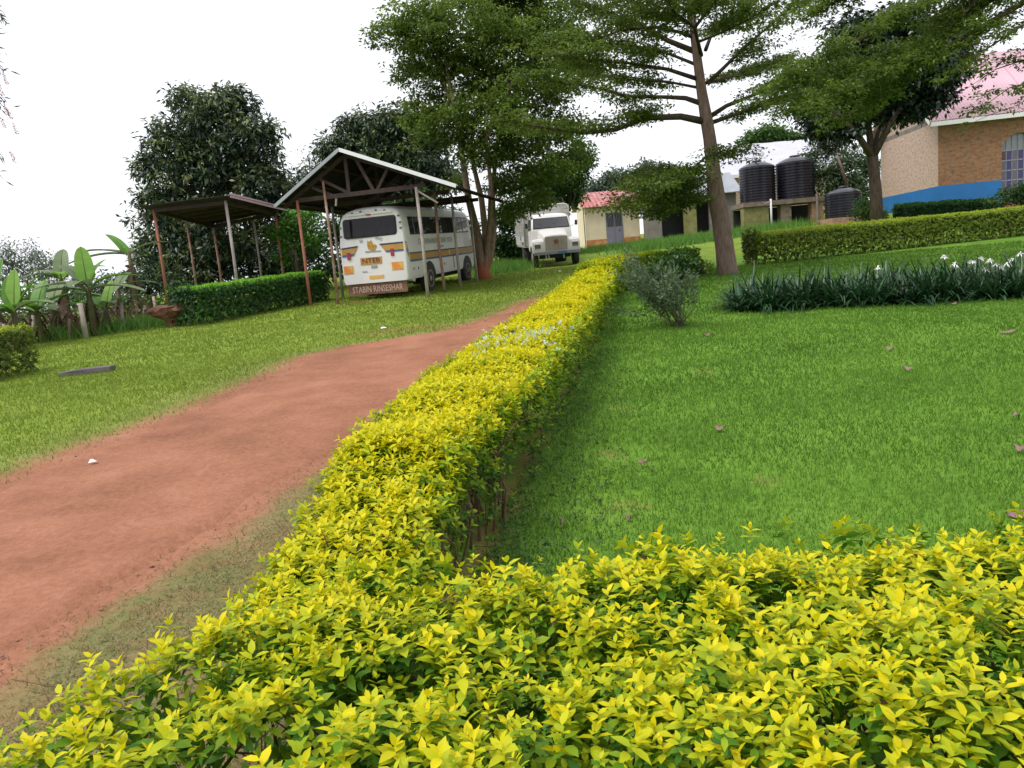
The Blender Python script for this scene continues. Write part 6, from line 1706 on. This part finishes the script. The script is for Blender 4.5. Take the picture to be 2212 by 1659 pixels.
# corner return so the outer corner is closed
MB().add([hp(-.004, -.004, 0), hp(-.004, .302, 0), hp(-.004, .302, ZE), hp(-.004, -.004, ZE), hp(.05, -.004, 0), hp(.05, .302, 0), hp(.05, .302, ZE), hp(.05, -.004, ZE)], [(0, 1, 2, 3), (7, 6, 5, 4), (0, 4, 5, 1), (1, 5, 6, 2), (2, 6, 7, 3), (3, 7, 4, 0)]).build('corner_bricks', M['brick_red_shaded'], hall)
def slabq(a0, b0, a1, b1, z0, z1, out, name, mat):
    """thin vertical slab standing proud of a wall"""
    d = np.array(hp(a1, b1, 0)[:2]) - np.array(hp(a0, b0, 0)[:2]); nn = np.array([d[1], -d[0]]); nn = nn / np.linalg.norm(nn) * out
    p0, p1 = np.array(hp(a0, b0, 0)[:2]), np.array(hp(a1, b1, 0)[:2])
    v = [(*(p0 + nn), z0), (*(p1 + nn), z0), (*(p1 + nn), z1), (*(p0 + nn), z1), (*(p0 - nn * .5), z0), (*(p1 - nn * .5), z0), (*(p1 - nn * .5), z1), (*(p0 - nn * .5), z1)]
    return MB().add(v, [(0, 1, 2, 3), (7, 6, 5, 4), (0, 4, 5, 1), (1, 5, 6, 2), (2, 6, 7, 3), (3, 7, 4, 0)]).build(name, M[mat], hall)
slabq(GW, 0, -.012, 0, -.3, ZBL, .014, 'blue_base', 'blue_wall')
slabq(0, -.012, 0, AX0, -.3, ZBL, .014, 'blue_base', 'blue_wall')
slabq(0, AX1, 0, RWL, -.3, ZBL, .014, 'blue_base', 'blue_wall')
slabq(GW, 0, 0, 0, ZE - .32, ZE - .12, .012, 'tie_beam', 'concrete')
# window: arch light and panes
def pane(b0, b1, z0, z1, mat, name='pane', parent=None):
    v = [hp(.14, b0, z0), hp(.14, b1, z0), hp(.14, b1, z1), hp(.14, b0, z1), hp(.17, b0, z0), hp(.17, b1, z0), hp(.17, b1, z1), hp(.17, b0, z1)]
    return MB().add(v, [(0, 1, 2, 3), (7, 6, 5, 4), (0, 4, 5, 1), (1, 5, 6, 2), (2, 6, 7, 3), (3, 7, 4, 0)]).build(name, M[mat], parent or hall)
arc = [(AX0 + AR - AR * math.cos(a), AZS + AR * math.sin(a)) for a in np.linspace(0, math.pi, 15)]
awin = MB().add([hp(.16, b_, z) for b_, z in arc] + [hp(.19, b_, z) for b_, z in arc], [tuple(range(15)), tuple(range(29, 14, -1))] + [(i, 15 + i, 15 + (i + 1) % 15, (i + 1) % 15) for i in range(15)]).build('arched_window', M['arch_glass'], hall)
rows_, cols_ = 5, 6
pm = ['dim_glass', 'purple_glass', 'dim_glass', 'purple_glass', 'red_glass', 'dim_glass']
for c_ in range(cols_):
    for r_ in range(rows_):
        b0 = AX0 + (AX1 - AX0) * c_ / cols_; z0 = AZ0 + (AZS - AZ0) * r_ / rows_
        mt = pm[c_] if not (r_ == rows_ - 1 and c_ in (0, 5)) else 'red_glass'
        pane(b0 + .02, b0 + (AX1 - AX0) / cols_ - .02, z0 + .02, z0 + (AZS - AZ0) / rows_ - .02, mt, 'pane', awin)
for c_ in range(cols_ + 1):
    b0 = AX0 + (AX1 - AX0) * c_ / cols_; pane(b0 - .018, b0 + .018, AZ0, AZS + (math.sqrt(max(0, AR ** 2 - (b0 - AX0 - AR) ** 2)) * .97 if c_ in (1, 2, 3, 4, 5) else 0), 'steel', 'mullion', awin).location = Vector((-.003 * gd[0], -.01 * gd[1], 0))
for r_ in range(rows_ + 1):
    z0 = AZ0 + (AZS - AZ0) * r_ / rows_; pane(AX0 + .01, AX1 - .01, z0 - .016, z0 + .016, 'steel', 'glazing_bar', awin).location = Vector((-.004 * gd[0], -.02 * gd[1], 0))
# roof: corrugated sheets, verge boards, fascia
OVG, OVE = .55, .5
sl_ = (ZR - ZE) / (GW / 2)
def roof_pt(a, b_, up=.06): return hp(a, b_, ZE + sl_ * (a if a <= GW / 2 else GW - a) + up)
ns = 18
for k in range(ns):
    b0 = -OVG + k * .92; V, F = [], []; seg = 24
    for j in range(seg + 1):
        b_ = b0 + .935 * j / seg; dz = .016 * math.sin(j / seg * 2 * math.pi * 6)
        V += [roof_pt(-OVE, b_, .06 + dz), roof_pt(GW / 2, b_, .06 + dz)]
    for j in range(seg): F.append((2 * j, 2 * j + 2, 2 * j + 3, 2 * j + 1))
    o = MB().add(V, F).build('roof_sheet', M['sheet_lilac'], hall, smooth=True); o.location.z = .007 * (k % 2)
    sm = o.modifiers.new('solid', 'SOLIDIFY'); sm.thickness = .008
MB().add([roof_pt(GW / 2, -OVG, .06), roof_pt(GW / 2, RWL, .06), roof_pt(GW + OVE, RWL, .06), roof_pt(GW + OVE, -OVG, .06), roof_pt(GW / 2, -OVG, .03), roof_pt(GW / 2, RWL, .03), roof_pt(GW + OVE, RWL, .03), roof_pt(GW + OVE, -OVG, .03)], [(0, 1, 2, 3), (7, 6, 5, 4), (0, 4, 5, 1), (1, 5, 6, 2), (2, 6, 7, 3), (3, 7, 4, 0)]).build('rear_roof', M['sheet_lilac'], hall)
MB().bar(roof_pt(-OVE - .03, -OVG, -.05), roof_pt(-OVE - .03, RWL, -.05), .04, .2).build('fascia', M['white_board'], hall)
MB().bar(roof_pt(-OVE, -OVG - .03, -.03), roof_pt(GW / 2, -OVG - .03, -.03), .04, .22).build('verge_board', M['white_board'], hall)
MB().bar(roof_pt(GW / 2, -OVG - .03, -.03), roof_pt(GW + OVE, -OVG - .03, -.03), .04, .22).build('verge_board', M['white_board'], hall)

# ------------------------------------------------------------------ litter and fallen leaves
def fallen(u, v, s, k):
    p = on_ground(u, v); a = random.uniform(0, 6.28); n_ = 8
    V = [(0, 0, .03)] + [(s * (1 + .3 * math.cos(2 * t + a)) * math.cos(t), s * .6 * math.sin(t) * random.uniform(.8, 1.2), .022 + .02 * math.cos(2 * t) * random.uniform(.5, 1.5)) for t in np.linspace(0, 6.283, n_, endpoint=False)]
    o = MB().add(V, [(0, 1 + i, 1 + (i + 1) % n_) for i in range(n_)]).build('fallen_leaf', M['dead_leaf'], None)
    o.location = Vector((p[0], p[1], float(gz(p[0], p[1])) + .012)); o.rotation_euler = (random.uniform(-.15, .15), random.uniform(-.15, .15), a)
    sm = o.modifiers.new('solid', 'SOLIDIFY'); sm.thickness = .002
    o['category'] = 'leaf'; o['group'] = 'dry leaves fallen on the lawn'; o['label'] = k
for u, v, s, k in [(1556, 934, .045, 'large dry mauve leaf in the middle of the right lawn'), (1391, 1008, .03, 'dry leaf on the lawn left of the large mauve leaf'), (2176, 722, .075, 'big curled dry leaf on the lawn before the lily bed at right'), (1920, 758, .05, 'dark dry leaf on the lawn below the middle of the lily bed'),
                   (1962, 802, .05, 'pinkish dry leaf on the lawn below the lily bed'), (2190, 1125, .05, 'tan dry leaf on the lawn at the right edge above the near hedge'), (1525, 728, .05, 'dark dry leaf on the lawn right of the straggly shrub'), (2060, 660, .06, 'pale dry leaf at the foot of the lily bed'),
                   (2195, 905, .04, 'pink dry leaf at the right edge of the lawn'), (1215, 1140, .022, 'small dry leaf on the lawn beside the bare hedge stems'), (1360, 1130, .022, 'small mauve leaf on the lawn just above the near hedge'), (2205, 978, .04, 'small dry leaf low at the right edge of the lawn')]:
    fallen(u, v, s, k)
for u, v, s, k in [(203, 1008, .035, 'small white paper scrap lying on the red track'), (830, 713, .07, 'white paper scrap on the grass before the bus'), (1210, 588, .07, 'white scrap on the grass before the lorry')]:
    p = on_ground(u, v)
    o = MB().add([(-s, -s * .5, .02), (s, -s * .6, .03), (s * .8, s * .6, .022), (-s * .9, s * .5, .045), (0, 0, .05)], [(0, 1, 4), (1, 2, 4), (2, 3, 4), (3, 0, 4)]).build('paper_scrap', M['paper'], None)
    o.location = Vector((p[0], p[1], float(gz(p[0], p[1])) + .02)); o['label'] = k; o['category'] = 'litter'
    sm = o.modifiers.new('solid', 'SOLIDIFY'); sm.thickness = .002
